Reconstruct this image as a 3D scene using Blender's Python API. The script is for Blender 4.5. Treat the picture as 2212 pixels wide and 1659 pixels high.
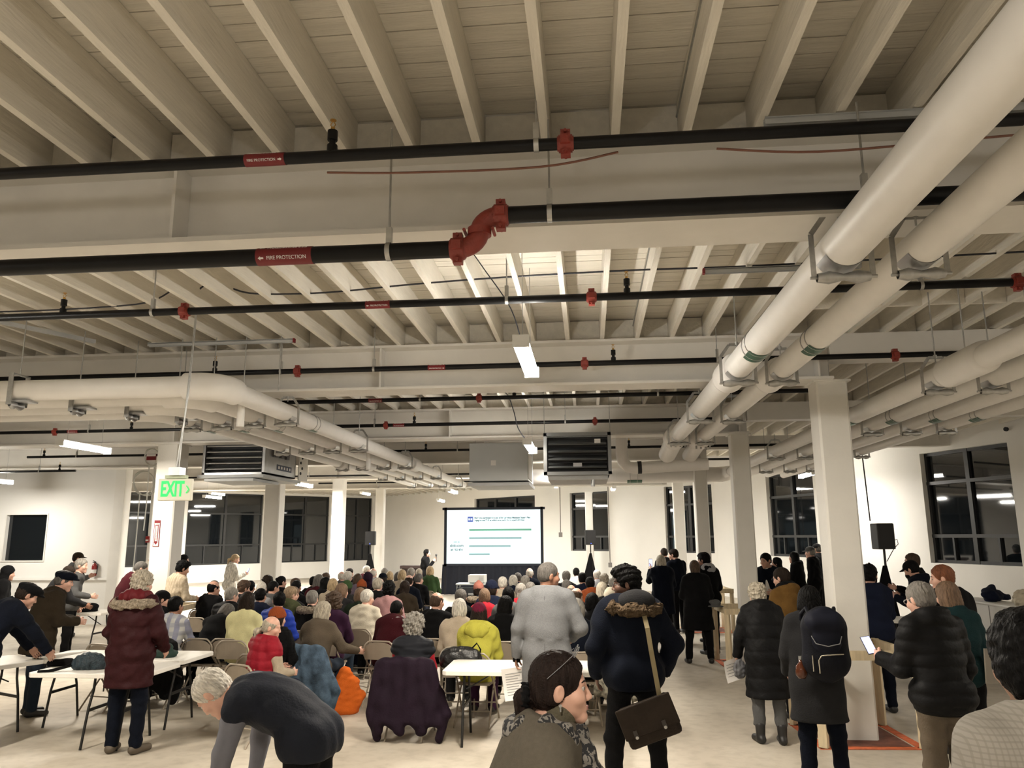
import bpy, math, random
import numpy as np
from mathutils import Vector, Matrix

for _o in list(bpy.data.objects):
    bpy.data.objects.remove(_o, do_unlink=True)
SC = bpy.context.scene
COL = SC.collection
PI = math.pi

# ------------------------------------------------------------------ camera, world, exposure
cam_d = bpy.data.cameras.new('camera')
cam = bpy.data.objects.new('camera', cam_d)
COL.objects.link(cam)
cam_d.sensor_width = 36.0
cam_d.lens = 36.0 * 1670.0 / 2212.0
cam_d.clip_start = 0.05
cam_d.clip_end = 200
_p, _y, _r = math.radians(11.112), math.radians(5.504), 0.006
_f0 = Vector((-math.sin(_y), math.cos(_y), 0)); _r0 = Vector((math.cos(_y), math.sin(_y), 0)); _u0 = Vector((0, 0, 1))
_F = _f0 * math.cos(_p) + _u0 * math.sin(_p)
_U = _u0 * math.cos(_p) - _f0 * math.sin(_p)
_R = _r0 * math.cos(_r) - _U * math.sin(_r)
_U = _U * math.cos(_r) + _r0 * math.sin(_r)
_m = Matrix((_R, _U, -_F)).transposed().to_4x4()
_m.translation = Vector((0, 0, 2.08))
cam.matrix_world = _m
SC.camera = cam

world = bpy.data.worlds.new('night')
SC.world = world
world.use_nodes = True
world.node_tree.nodes['Background'].inputs[0].default_value = (0.012, 0.02, 0.035, 1)
world.node_tree.nodes['Background'].inputs[1].default_value = 0.25

vs = SC.view_settings
vs.view_transform = 'Standard'
vs.look = 'None'
vs.exposure = 0.13
vs.gamma = 1.0
vs.use_curve_mapping = False
LIGHT_W = 150.0
LIGHT_COL = (1.0, 0.90, 0.755)
LIGHT_FAR = (1.0, 0.945, 0.86)

# ------------------------------------------------------------------ materials
MATS = {}
def _nodes(name):
    m = bpy.data.materials.new(name)
    m.use_nodes = True
    nt = m.node_tree
    return m, nt, nt.nodes['Principled BSDF']
def mat(name, col, rough=0.6, metal=0.0, var=0.0, scale=8.0, bump=0.0, bscale=40.0, spec=0.5, stretch=None, sheen=0.0):
    if name in MATS: return MATS[name]
    m, nt, b = _nodes(name)
    b.inputs['Base Color'].default_value = (*col, 1)
    b.inputs['Roughness'].default_value = rough
    b.inputs['Metallic'].default_value = metal
    b.inputs['Specular IOR Level'].default_value = spec
    if sheen:
        b.inputs['Sheen Weight'].default_value = sheen
        b.inputs['Sheen Roughness'].default_value = 0.5
    if var or bump:
        tc = nt.nodes.new('ShaderNodeTexCoord')
        src = tc.outputs['Object']
        if stretch:
            mp = nt.nodes.new('ShaderNodeMapping'); mp.inputs['Scale'].default_value = stretch
            nt.links.new(src, mp.inputs[0]); src = mp.outputs[0]
    if var:
        n = nt.nodes.new('ShaderNodeTexNoise'); n.inputs['Scale'].default_value = scale; n.inputs['Detail'].default_value = 5
        nt.links.new(src, n.inputs['Vector'])
        r = nt.nodes.new('ShaderNodeValToRGB')
        r.color_ramp.elements[0].position = 0.3; r.color_ramp.elements[1].position = 0.7
        r.color_ramp.elements[0].color = (*[max(0, c * (1 - var)) for c in col], 1)
        r.color_ramp.elements[1].color = (*[min(1, c * (1 + var * 0.6)) for c in col], 1)
        nt.links.new(n.outputs['Fac'], r.inputs[0]); nt.links.new(r.outputs[0], b.inputs['Base Color'])
    if bump:
        n2 = nt.nodes.new('ShaderNodeTexNoise'); n2.inputs['Scale'].default_value = bscale; n2.inputs['Detail'].default_value = 3
        nt.links.new(src, n2.inputs['Vector'])
        bp = nt.nodes.new('ShaderNodeBump'); bp.inputs['Strength'].default_value = bump; bp.inputs['Distance'].default_value = 0.02
        nt.links.new(n2.outputs['Fac'], bp.inputs['Height']); nt.links.new(bp.outputs[0], b.inputs['Normal'])
    MATS[name] = m
    return m
def emat(name, col, strength):
    if name in MATS: return MATS[name]
    m, nt, b = _nodes(name)
    b.inputs['Base Color'].default_value = (*[c * 0.2 for c in col], 1)
    b.inputs['Emission Color'].default_value = (*col, 1)
    b.inputs['Emission Strength'].default_value = strength
    MATS[name] = m
    return m
def plaid(name, base, a, b2, scale=14.0, width=0.5):
    """woven check: two crossed stripe sets"""
    if name in MATS: return MATS[name]
    m, nt, b = _nodes(name)
    b.inputs['Roughness'].default_value = 0.85
    tc = nt.nodes.new('ShaderNodeTexCoord'); sx = nt.nodes.new('ShaderNodeSeparateXYZ')
    nt.links.new(tc.outputs['Object'], sx.inputs[0])
    facs = []
    for ax in (0, 2):
        mu = nt.nodes.new('ShaderNodeMath'); mu.operation = 'MULTIPLY'; mu.inputs[1].default_value = scale
        fr = nt.nodes.new('ShaderNodeMath'); fr.operation = 'FRACT'
        ls = nt.nodes.new('ShaderNodeMath'); ls.operation = 'LESS_THAN'; ls.inputs[1].default_value = width
        nt.links.new(sx.outputs[ax], mu.inputs[0]); nt.links.new(mu.outputs[0], fr.inputs[0]); nt.links.new(fr.outputs[0], ls.inputs[0])
        facs.append(ls.outputs[0])
    m1 = nt.nodes.new('ShaderNodeMixRGB'); m1.inputs[1].default_value = (*base, 1); m1.inputs[2].default_value = (*a, 1)
    m2 = nt.nodes.new('ShaderNodeMixRGB'); m2.blend_type = 'MIX'; m2.inputs[2].default_value = (*b2, 1)
    h = nt.nodes.new('ShaderNodeMath'); h.operation = 'MULTIPLY'; h.inputs[1].default_value = 0.6
    nt.links.new(facs[0], m1.inputs[0]); nt.links.new(m1.outputs[0], m2.inputs[1])
    nt.links.new(facs[1], h.inputs[0]); nt.links.new(h.outputs[0], m2.inputs[0]); nt.links.new(m2.outputs[0], b.inputs['Base Color'])
    MATS[name] = m
    return m

M_white = mat('white_paint', (0.76, 0.74, 0.69), 0.55, var=0.05, scale=2.5, bump=0.06, bscale=30)
M_wall = mat('wall_paint', (0.80, 0.785, 0.745), 0.7, var=0.04, scale=0.8, bump=0.05, bscale=18)
M_joist = mat('joist_paint', (0.74, 0.70, 0.62), 0.6, var=0.08, scale=6, bump=0.25, bscale=16, stretch=(3, 0.4, 3))
M_plank = mat('plank_paint', (0.66, 0.62, 0.54), 0.65, var=0.10, scale=5, bump=0.3, bscale=20, stretch=(0.3, 3, 3))
M_girder = mat('girder_paint', (0.72, 0.695, 0.65), 0.5, var=0.06, scale=3, bump=0.12, bscale=12)
M_black_pipe = mat('black_pipe', (0.006, 0.006, 0.0065), 0.36, var=0.2, scale=10, spec=0.22)
M_red_iron = mat('red_iron', (0.25, 0.036, 0.025), 0.45, var=0.15, scale=20, bump=0.15, bscale=60)
M_red_label = mat('red_label', (0.165, 0.009, 0.012), 0.5)
M_print_white = mat('print_white', (0.80, 0.78, 0.76), 0.6)
M_steel = mat('zinc_steel', (0.46, 0.46, 0.45), 0.38, 0.85, var=0.15, scale=25)
M_galv = mat('galvanised_sheet', (0.52, 0.53, 0.54), 0.34, 0.9, var=0.18, scale=4)
M_galv_dull = mat('dull_galvanised', (0.46, 0.47, 0.47), 0.6, 0.35, var=0.1, scale=3)
M_brass = mat('brass', (0.55, 0.33, 0.10), 0.3, 0.9)
M_jacket = mat('pipe_jacket', (0.82, 0.80, 0.77), 0.42, var=0.03, scale=6)
M_glass = mat('night_glass', (0.006, 0.008, 0.010), 0.03, spec=0.8)
M_frame = mat('window_frame', (0.018, 0.019, 0.020), 0.45)
M_green = mat('green_label', (0.01, 0.075, 0.04), 0.35)
M_dark = mat('dark_void', (0.012, 0.012, 0.014), 0.6)
M_louver = mat('louver_dark', (0.10, 0.105, 0.11), 0.4, 0.7)

def floor_material():
    m, nt, b = _nodes('concrete_floor')
    b.inputs['Roughness'].default_value = 0.55
    tc = nt.nodes.new('ShaderNodeTexCoord')
    n1 = nt.nodes.new('ShaderNodeTexNoise'); n1.inputs['Scale'].default_value = 0.55; n1.inputs['Detail'].default_value = 6; n1.inputs['Distortion'].default_value = 0.6
    n2 = nt.nodes.new('ShaderNodeTexNoise'); n2.inputs['Scale'].default_value = 7.0; n2.inputs['Detail'].default_value = 8
    for n in (n1, n2): nt.links.new(tc.outputs['Object'], n.inputs['Vector'])
    r1 = nt.nodes.new('ShaderNodeValToRGB')
    r1.color_ramp.elements[0].position = 0.32; r1.color_ramp.elements[1].position = 0.62
    r1.color_ramp.elements[0].color = (0.41, 0.36, 0.29, 1); r1.color_ramp.elements[1].color = (0.57, 0.52, 0.435, 1)
    r2 = nt.nodes.new('ShaderNodeValToRGB')
    r2.color_ramp.elements[0].position = 0.25; r2.color_ramp.elements[1].position = 0.55
    r2.color_ramp.elements[0].color = (0.80, 0.79, 0.77, 1); r2.color_ramp.elements[1].color = (1, 1, 1, 1)
    mx = nt.nodes.new('ShaderNodeMixRGB'); mx.blend_type = 'MULTIPLY'; mx.inputs[0].default_value = 1
    nt.links.new(n1.outputs['Fac'], r1.inputs[0]); nt.links.new(n2.outputs['Fac'], r2.inputs[0])
    nt.links.new(r1.outputs[0], mx.inputs[1]); nt.links.new(r2.outputs[0], mx.inputs[2]); nt.links.new(mx.outputs[0], b.inputs['Base Color'])
    bp = nt.nodes.new('ShaderNodeBump'); bp.inputs['Strength'].default_value = 0.12; bp.inputs['Distance'].default_value = 0.01
    nt.links.new(n2.outputs['Fac'], bp.inputs['Height']); nt.links.new(bp.outputs[0], b.inputs['Normal'])
    return m
M_floor = floor_material()

# ------------------------------------------------------------------ mesh helpers
def frame_of(d):
    d = Vector(d).normalized()
    a = Vector((0, 0, 1)) if abs(d.z) < 0.9 else Vector((1, 0, 0))
    u = a.cross(d).normalized(); v = d.cross(u)
    return u, v
class MB:
    def __init__(s): s.v = []; s.f = []; s.sm = []
    def add(s, vs, fs, smooth=False):
        o = len(s.v); s.v += [tuple(p) for p in vs]
        for f in fs: s.f.append([i + o for i in f]); s.sm.append(smooth)
        return s
    def box(s, c, d, rz=0.0, rot=None):
        hx, hy, hz = d[0] / 2, d[1] / 2, d[2] / 2
        P = [Vector((x, y, z)) for z in (-hz, hz) for y in (-hy, hy) for x in (-hx, hx)]
        if rot is not None: P = [rot @ p for p in P]
        elif rz:
            R = Matrix.Rotation(rz, 3, 'Z'); P = [R @ p for p in P]
        c = Vector(c)
        return s.add([p + c for p in P], [(0, 2, 3, 1), (4, 5, 7, 6), (0, 1, 5, 4), (2, 6, 7, 3), (0, 4, 6, 2), (1, 3, 7, 5)])
    def bar(s, a, b, w, t, up=(0, 0, 1)):
        a, b = Vector(a), Vector(b); d = (b - a); L = d.length; d.normalize()
        u = Vector(up).cross(d)
        if u.length < 1e-4: u = Vector((1, 0, 0)).cross(d)
        u.normalize(); v = d.cross(u)
        R = Matrix((u, d, v)).transposed()
        return s.box((a + b) / 2, (w, L, t), rot=R)
    def cyl(s, a, b, r, r2=None, n=12, cap=True, smooth=True):
        a, b = Vector(a), Vector(b); r2 = r if r2 is None else r2
        u, v = frame_of(b - a)
        A = [a + (u * math.cos(2 * PI * i / n) + v * math.sin(2 * PI * i / n)) * r for i in range(n)]
        B = [b + (u * math.cos(2 * PI * i / n) + v * math.sin(2 * PI * i / n)) * r2 for i in range(n)]
        s.add(A + B, [(i, (i + 1) % n, n + (i + 1) % n, n + i) for i in range(n)], smooth)
        if cap:
            s.add(A, [list(range(n))[::-1]]); s.add(B, [list(range(n))])
        return s
    def tube(s, pts, r, n=8, cap=True, closed=False):
        pts = [Vector(p) for p in pts]; N = len(pts)
        rr = r if isinstance(r, (list, tuple)) else [r] * N
        u = None; V = []
        for i, p in enumerate(pts):
            if closed: d = pts[(i + 1) % N] - pts[i - 1]
            else: d = pts[min(i + 1, N - 1)] - pts[max(i - 1, 0)]
            d.normalize()
            if u is None: u, v = frame_of(d)
            else:
                u = (u - d * u.dot(d)).normalized(); v = d.cross(u)
            V += [p + (u * math.cos(2 * PI * k / n) + v * math.sin(2 * PI * k / n)) * rr[i] for k in range(n)]
        F = []
        for i in range(N if closed else N - 1):
            j = (i + 1) % N
            F += [(i * n + k, i * n + (k + 1) % n, j * n + (k + 1) % n, j * n + k) for k in range(n)]
        s.add(V, F, True)
        if cap and not closed:
            s.add(V[:n], [list(range(n))[::-1]]); s.add(V[-n:], [list(range(n))])
        return s
    def lathe(s, prof, c=(0, 0, 0), n=16, axis=(0, 0, 1), smooth=True):
        c = Vector(c); ax = Vector(axis).normalized(); u, v = frame_of(ax)
        V = []
        for r, z in prof:
            V += [c + ax * z + (u * math.cos(2 * PI * k / n) + v * math.sin(2 * PI * k / n)) * r for k in range(n)]
        F = []
        for i in range(len(prof) - 1):
            F += [(i * n + k, i * n + (k + 1) % n, (i + 1) * n + (k + 1) % n, (i + 1) * n + k) for k in range(n)]
        return s.add(V, F, smooth)
    def prism(s, poly, a, b):
        """poly: 2D points in the plane spanned by frame_of(b-a), extruded a->b"""
        a, b = Vector(a), Vector(b); u, v = frame_of(b - a); n = len(poly)
        A = [a + u * x + v * y for x, y in poly]; B = [b + u * x + v * y for x, y in poly]
        s.add(A + B, [(i, (i + 1) % n, n + (i + 1) % n, n + i) for i in range(n)])
        s.add(A, [list(range(n))[::-1]]); s.add(B, [list(range(n))])
        return s
    def mesh(s, name):
        me = bpy.data.meshes.new(name)
        me.from_pydata(s.v, [], s.f)
        me.polygons.foreach_set('use_smooth', s.sm)
        me.update()
        return me
    def build(s, name, m, parent=None, loc=None, rz=0.0, bevel=0.0):
        return link(name, s.mesh(name), m, parent, loc, rz, bevel)
def link(name, me, m=None, parent=None, loc=None, rz=0.0, bevel=0.0):
    o = bpy.data.objects.new(name, me)
    COL.objects.link(o)
    if m is not None:
        if len(me.materials) == 0: me.materials.append(m)
        elif me.materials[0] is not m:
            o.material_slots[0].link = 'OBJECT'; o.material_slots[0].material = m
    if parent is not None: o.parent = parent
    if loc is not None: o.location = loc
    if rz: o.rotation_euler = (0, 0, rz)
    if bevel:
        b = o.modifiers.new('bevel', 'BEVEL'); b.width = bevel; b.segments = 2; b.limit_method = 'ANGLE'
    return o
def tag(o, label=None, cat=None, group=None, kind=None):
    if label: o['label'] = label
    if cat: o['category'] = cat
    if group: o['group'] = group
    if kind: o['kind'] = kind
    return o
def empty(name, loc=(0, 0, 0), rz=0.0, label=None, cat=None, group=None):
    o = bpy.data.objects.new(name, None); COL.objects.link(o)
    o.location = loc; o.rotation_euler = (0, 0, rz)
    o.empty_display_size = 0.1
    return tag(o, label, cat, group)
def text_obj(name, body, size, m, parent, mw, depth=0.0006, sx=1.0, align='CENTER', bold=0.0):
    cu = bpy.data.curves.new(name, 'FONT'); cu.body = body; cu.size = size; cu.extrude = depth; cu.offset = bold
    cu.align_x = align; cu.align_y = 'CENTER'
    tmp = bpy.data.objects.new(name, cu); COL.objects.link(tmp)
    dg = bpy.context.evaluated_depsgraph_get()
    me = bpy.data.meshes.new_from_object(tmp.evaluated_get(dg))
    bpy.data.objects.remove(tmp)
    me.name = name
    me.transform(Matrix.Diagonal((sx, 1, 1, 1)))
    o = bpy.data.objects.new(name, me); COL.objects.link(o)
    me.materials.clear(); me.materials.append(m)
    o.parent = parent; o.matrix_local = mw
    return o
def cam_facing(loc, right=(1, 0, 0), up=(0, 0, 1)):
    r = Vector(right).normalized(); u = Vector(up).normalized(); n = r.cross(u)
    M = Matrix((r, u, n)).transposed().to_4x4(); M.translation = Vector(loc)
    return M
RND = random.Random(7)

# ================================================================== SETTING
Z_J, Z_D = 4.30, 4.58          # joist underside, deck underside
fl = MB().box((-8, 18, -0.1), (62, 66, 0.2)).build('floor', M_floor); tag(fl, kind='structure')

ceil = MB().box((-8, 18, Z_D + 0.10), (62, 66, 0.1)).build('ceiling', M_white); tag(ceil, kind='structure')
# deck planks run along X; each board of the two nearest bays is its own part
pw = 0.138
yy = -1.0; k = 0
pm = MB().box((0, 0, 0), (30, pw - 0.006, 0.05)).mesh('plank')
while yy < 8.9:
    o = link('plank', pm, M_plank, ceil, (-4 + RND.uniform(-.4, .4), yy + pw / 2, Z_D + 0.025 + RND.uniform(0, 0.006)))
    yy += pw; k += 1
far = MB()
while yy < 44:
    far.box((-8, yy + pw / 2, Z_D + 0.027 + RND.uniform(0, .004)), (60, pw - 0.005, 0.05)); yy += pw
nb = MB()
for i in range(25):
    nb.box((-8, -1.0 - pw * (i + .5), Z_D + 0.027), (60, pw - 0.005, 0.05))
for i in range(72):
    nb.box((-28.2, -1 + pw * (i + .5), Z_D + .027), (18, pw - .005, .05)); nb.box((17, -1 + pw * (i + .5), Z_D + .027), (12, pw - .005, .05))
far.v += []; tag(far.build('far_planks', M_plank, ceil), kind='stuff'); tag(nb.build('near_planks', M_plank, ceil), kind='stuff')

GY = [4.25 + 4.65 * i for i in range(-1, 9)]
JW = 0.048
def joist_mesh(L):
    b = MB(); b.box((0, 0, (Z_D - Z_J) / 2), (JW, L, Z_D - Z_J)); return b.mesh('joist')
jm = joist_mesh(4.65)
jr = MB()
vis = {(-0.4): (-4.5, 4.5), 4.25: (-6.5, 6.0), 8.9: (-10, 8)}
for g in GY:
    lo, hi = vis.get(round(g, 2), (1, 0))
    for q in range(-90, 60):
        x = 0.207 + 0.397 * q
        if x > 17.5 or x < -34: continue
        if lo <= x <= hi:
            link('joist', jm, M_joist, ceil, (x + RND.uniform(-.006, .006), g + 2.325, Z_J))
        else:
            jr.box((x, g + 2.325, (Z_J + Z_D) / 2), (JW, 4.65, Z_D - Z_J))
tag(jr.build('far_joists', M_joist, ceil), kind='stuff')
# solid blocking between joists over each girder line and over the right-hand aisle
blk = MB()
for g in GY[1:4]:
    for q in range(-28, 20):
        blk.box((0.207 + 0.397 * (q + .5), g + 0.02, (Z_J + Z_D) / 2), (0.345, 0.045, Z_D - Z_J - .02))
for q in range(5, 14):
    blk.box((0.207 + 0.397 * (q + .5), 7.75 + 0.02 * (q % 2), (Z_J + Z_D) / 2 - .01), (0.345, 0.045, Z_D - Z_J - .04))
tag(blk.build('blocking', M_joist, ceil), kind='stuff')

# ---- girders
def girder(i, y, x0, x1):
    root = empty('steel_girder', (0, y, 0), 0, ['white painted steel girder nearest the camera, behind the red pipe offset', 'second white steel girder from the camera, above the wall of pipes', 'third white steel girder, just above the louvred units', 'fourth white steel girder beyond the louvred units', 'fifth white steel girder near the far windows', 'sixth white steel girder closest to the projection screen'][i], 'girder')
    L = x1 - x0; cx = (x0 + x1) / 2
    MB().box((cx, 0, 4.285), (L, 0.40, 0.03)).build('top_flange', M_girder, root)
    MB().box((cx, 0, 4.035), (L, 0.03, 0.47)).build('web', M_girder, root)
    MB().box((cx, 0, 3.785), (L, 0.40, 0.03)).build('bottom_flange', M_girder, root)
    for sx in (-2.4, -7.5, 2.6):
        for s in (-1, 1):
            MB().box((sx, s * 0.10, 4.035), (0.02, 0.165, 0.468)).build('stiffener', M_girder, root)
    return root
for i, y in enumerate(GY[1:7]):
    girder(i, y, (-9, -29.5, -29.5, -29.5, -29, -24)[i], 2.75 if i else 6.0)
    if i:
        o = MB().box((2.75 + 6.5, y, 4.15), (13, 0.25, 0.30)).build('side_beam', M_girder)
        tag(o, ['', 'white side beam right of the nearest white column', 'white side beam above the second white column, right side', 'white side beam above the third white column, right side', 'white side beam above the fourth white column, right side', 'white side beam at the far right windows'][i], 'beam')

# ---- walls with openings
def wall(name, A, B, openings, z1=4.7, t=0.30, m=None):
    """inner face runs A->B, thickness outwards (left of A->B)"""
    A, B = Vector((*A, 0)), Vector((*B, 0)); e = (B - A); L = e.length; e.normalize(); n = Vector((-e.y, e.x, 0))
    R = Matrix((e, n, Vector((0, 0, 1)))).transposed()
    b = MB()
    def seg(u0, u1, za, zb):
        if u1 - u0 > 1e-4 and zb - za > 1e-4:
            b.box(A + e * (u0 + u1) / 2 + n * t / 2 + Vector((0, 0, (za + zb) / 2)), (u1 - u0, t, zb - za), rot=R)
    u = 0
    for (u0, u1, za, zb) in sorted(openings):
        seg(u, u0, 0, z1); seg(u0, u1, 0, za); seg(u0, u1, zb, z1); u = u1
    seg(u, L, 0, z1)
    o = b.build(name, m or M_wall); tag(o, kind='structure')
    return A, e, n, R
WN = [0]
def window(fr, u0, u1, z0, z1, nx=2, transom=(0.72,), low=0.24):
    """industrial steel window: frame, mullions, transom bars, low awning row"""
    A, e, n, R = fr; WN[0] += 1
    dep = 0.16
    root = empty('window_%d' % WN[0], A + e * (u0 + u1) / 2 + n * dep + Vector((0, 0, z0))); tag(root, kind='structure')
    root.rotation_euler = R.to_euler()
    w, h = u1 - u0, z1 - z0
    F = 0.07
    fm = MB()
    fm.box((0, 0, F / 2), (w, 0.08, F)); fm.box((0, 0, h - F / 2), (w, 0.08, F))
    fm.box((-w / 2 + F / 2, 0, h / 2), (F, 0.08, h)); fm.box((w / 2 - F / 2, 0, h / 2), (F, 0.08, h))
    fm.build('window_frame', M_frame, root)
    xs = [-w / 2 + w * k / nx for k in range(nx + 1)]
    for x in xs[1:-1]: MB().box((x, -.005, h / 2), (0.11, 0.09, h)).build('mullion', M_frame, root)
    zs = [h * low] + [h * t for t in transom]
    for k in range(nx):
        cx = (xs[k] + xs[k + 1]) / 2; pw_ = w / nx
        for z in zs: MB().box((cx, -.01, z), (pw_, 0.09, 0.075)).build('transom', M_frame, root)
        MB().box((cx, 0, zs[0] / 2), (0.05, 0.085, zs[0])).build('mullion', M_frame, root)
        ed = [0] + zs + [h]
        for q in range(len(ed) - 1):
            MB().box((cx, 0.02, (ed[q] + ed[q + 1]) / 2), (pw_, 0.012, ed[q + 1] - ed[q])).build('pane', M_glass, root)
    return root

Sc, Rd, Lb = (4.5, 28.4), (15.9, -4.5), (-11.6, 43.5)
La = (-20.5 - 8.9, 33.3 - 10.2)
LO = 13.537
ops = [(2.6, 6.38), (7.43, 10.15), (11.03, 12.85), (-1.2, 1.05)]
fr = wall('wall_left', La, Lb, [(a + LO, b + LO, .81, 4.2) for a, b in ops])
for a, b in sorted(ops): window(fr, a + LO, b + LO, .81, 4.2, nx=2, transom=(0.71,), low=0.27)
fr = wall('wall_front', Lb, Sc, [(8.34, 12.66, 1.45, 3.86), (14.85, 16.98, 1.45, 3.85), (19.84, 21.95, 1.43, 3.86)])
window(fr, 8.34, 12.66, 1.45, 3.86, nx=3); window(fr, 14.85, 16.98, 1.45, 3.85); window(fr, 19.84, 21.95, 1.43, 3.86)
fr = wall('wall_right', Sc, Rd, [(3.36, 5.8, 1.42, 3.9), (9.98, 12.41, 1.42, 3.91)])
window(fr, 3.36, 5.8, 1.42, 3.9); window(fr, 9.98, 12.41, 1.42, 3.91)
wall('wall_back', Rd, (-30, -4.5), [])
wall('wall_side', (-30, -4.5), La, [])
# partition wall under the fourth girder, far left, with its interior window
fr = wall('wall_partition', (-29, 18.75), (-11.85, 18.75), [(29 - 14.82, 29 - 13.72, 1.54, 2.68)], t=0.2)
WN[0] += 1
A, e, n, R = fr
w_ = empty('window_%d' % WN[0], (-14.27, 18.83, 1.54)); tag(w_, kind='structure')
MB().box((0, .02, .57), (1.10, .012, 1.14)).build('pane', M_glass, w_)
tf = MB(); tf.box((0, -.07, 1.155), (1.16, .06, .03)); tf.box((.565, -.07, .57), (.03, .06, 1.14)); tf.box((-.565, -.07, .57), (.03, .06, 1.14)); tf.box((0, -.07, -.015), (1.16, .06, .03))
tf.build('window_frame', M_white, w_)
o = MB().box((-20.4, 18.72, 1.09), (17.1, .04, .06)).build('trim_1', M_wall); tag(o, kind='structure')

# ---- columns
def column(x, y, s, label, top=3.77):
    root = empty('column', (x, y, 0), 0, label, 'column', 'white square columns')
    h = s / 2; c = 0.022
    poly = [(-h + c, -h), (h - c, -h), (h, -h + c), (h, h - c), (h - c, h), (-h + c, h), (-h, h - c), (-h, -h + c)]
    MB().prism(poly, (0, 0, 0), (0, 0, top)).build('shaft', M_white, root)
    MB().box((0, 0, top - 0.01), (s + .06, s + .06, 0.02)).build('cap_plate', M_white, root)
    return root
column(2.74, 8.95, .34, 'large white square column nearest, in front of the right windows')
column(2.60, 13.55, .30, 'second white square column on the right, behind the wooden rail')
column(2.57, 18.2, .30, 'third white square column on the right')
column(2.59, 22.85, .30, 'fourth white square column on the right, farthest of that row')
cL = column(-7.58, 13.55, .40, 'white square column on the left with the fire arrow sign')
column(-7.52, 18.2, .37, 'white column left of the middle pair of dark left windows')
column(-7.44, 22.85, .34, 'white column between the two narrower dark left windows')
column(-7.42, 27.5, .30, 'white column beside the front left loudspeaker')
column(0.03, 31.0, .30, 'slim white column in front of the small window right of the screen')
# post and wall end at the partition
o = MB().box((-11.72, 18.7, 1.9), (.26, .3, 3.8)).build('partition_post', M_white); tag(o, 'white post at the end of the left partition wall', 'post')
o = MB().box((-10.95, 18.9, 2.1), (.14, .14, 4.2)).build('pipe_riser_post', M_white); tag(o, 'thin white post right of the partition wall end', 'post')
# ================================================================== CEILING SERVICES
# ---- linear light fixtures (each carries its own light)
M_tube = emat('led_diffuser', (1.0, 0.95, 0.86), 95.0)
M_fix = mat('fixture_body', (0.8, 0.8, 0.78), 0.4)
def fixture(x, y, z, label, L=1.2, power=1.0, rz=0.0, col=None):
    root = empty('linear_light', (x, y, z), rz, label, 'light', 'hanging linear lights')
    b = MB(); b.box((0, 0, 0.052), (0.085, L, 0.035)); b.build('housing', M_fix, root)
    MB().prism([(-.05, .036), (.05, .036), (.068, .0), (.05, -.022), (-.05, -.022), (-.068, .0)], (0, -L / 2, 0), (0, L / 2, 0)).build('diffuser', M_tube, root)
    for s in (-1, 1):
        MB().box((0, s * (L / 2 + .008), 0.02), (0.135, .016, .10)).build('end_cap', M_fix, root)
        w = MB(); w.tube([(0, s * L * .36, .07), (0, s * L * .36, Z_D - z - .004)], .003, 5); w.build('suspension_wire', M_steel, root)
    ld = bpy.data.lights.new('linear_light', 'AREA'); ld.shape = 'RECTANGLE'; ld.size = 0.12; ld.size_y = L
    ld.energy = LIGHT_W * power; ld.color = col or (LIGHT_FAR if y > 15 else LIGHT_COL)
    lo = bpy.data.objects.new('lamp', ld); COL.objects.link(lo); lo.parent = root; lo.location = (0, 0, -0.026)
    return root
fixture(-0.50, 6.55, 3.58, 'bright hanging linear light at the centre of the ceiling')
fixture(-0.87, 11.9, 3.42, 'small hanging linear light beside the dark louvred unit')
fixture(-8.02, 11.65, 3.5, 'hanging linear light left of the first left column')
fixture(-13.85, 16.9, 3.4, 'hanging linear light by the partition wall at far left', power=.5)
fixture(-7.92, 21.1, 3.5, 'small hanging linear light above the dark left windows', power=2.2)
fixture(-4.1, 23.4, 3.4, 'tiny hanging linear light above the presenter', power=2.2)
fixture(-5.9, 4.9, 3.55, 'hanging linear light just outside the left edge')
fixture(-0.6, 18.3, 3.5, 'hanging linear light behind the sheet metal duct box', power=1.6)
fixture(7.6, 6.5, 3.5, 'hanging linear light outside the right edge', power=.42)
fixture(0.8, 24.5, 3.5, 'added fill light above the right front seats', power=.55)  # extra lamp, added to lift the far end of the room
fixture(5.6, 20.5, 3.55, 'added fill light near the right wall windows', power=.5)  # added to brighten the area round the right windows
fixture(-13.5, 27.0, 3.5, 'added fill light near the left far windows', power=3.2)  # no known lamp here; added to light the left window wall
fixture(-9.6, 33.0, 3.9, 'far added fill light near the left corner', power=3.0)  # added high up to brighten the walls at the far corner
fixture(-15.8, 32.0, 3.9, 'farthest added fill light by the left windows', power=2.6)  # added so the wall below the left windows gets light
fixture(-1.2, 29.2, 3.9, 'added fill light between the screen and the front wall', power=.3)  # invented fixture, fills in light on the front wall
fixture(-6.0, 31.5, 3.5, 'added fill light behind the projection screen', power=1.8)  # added fill for the front wall behind the presenter
fixture(-0.6, 0.2, 3.55, 'hanging linear light above the camera', power=.55)
fixture(-8.6, -1.0, 3.55, 'hanging linear light behind the left tables', power=.5)
fixture(6.8, -1.0, 3.55, 'hanging linear light behind on the right', power=.5)

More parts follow.
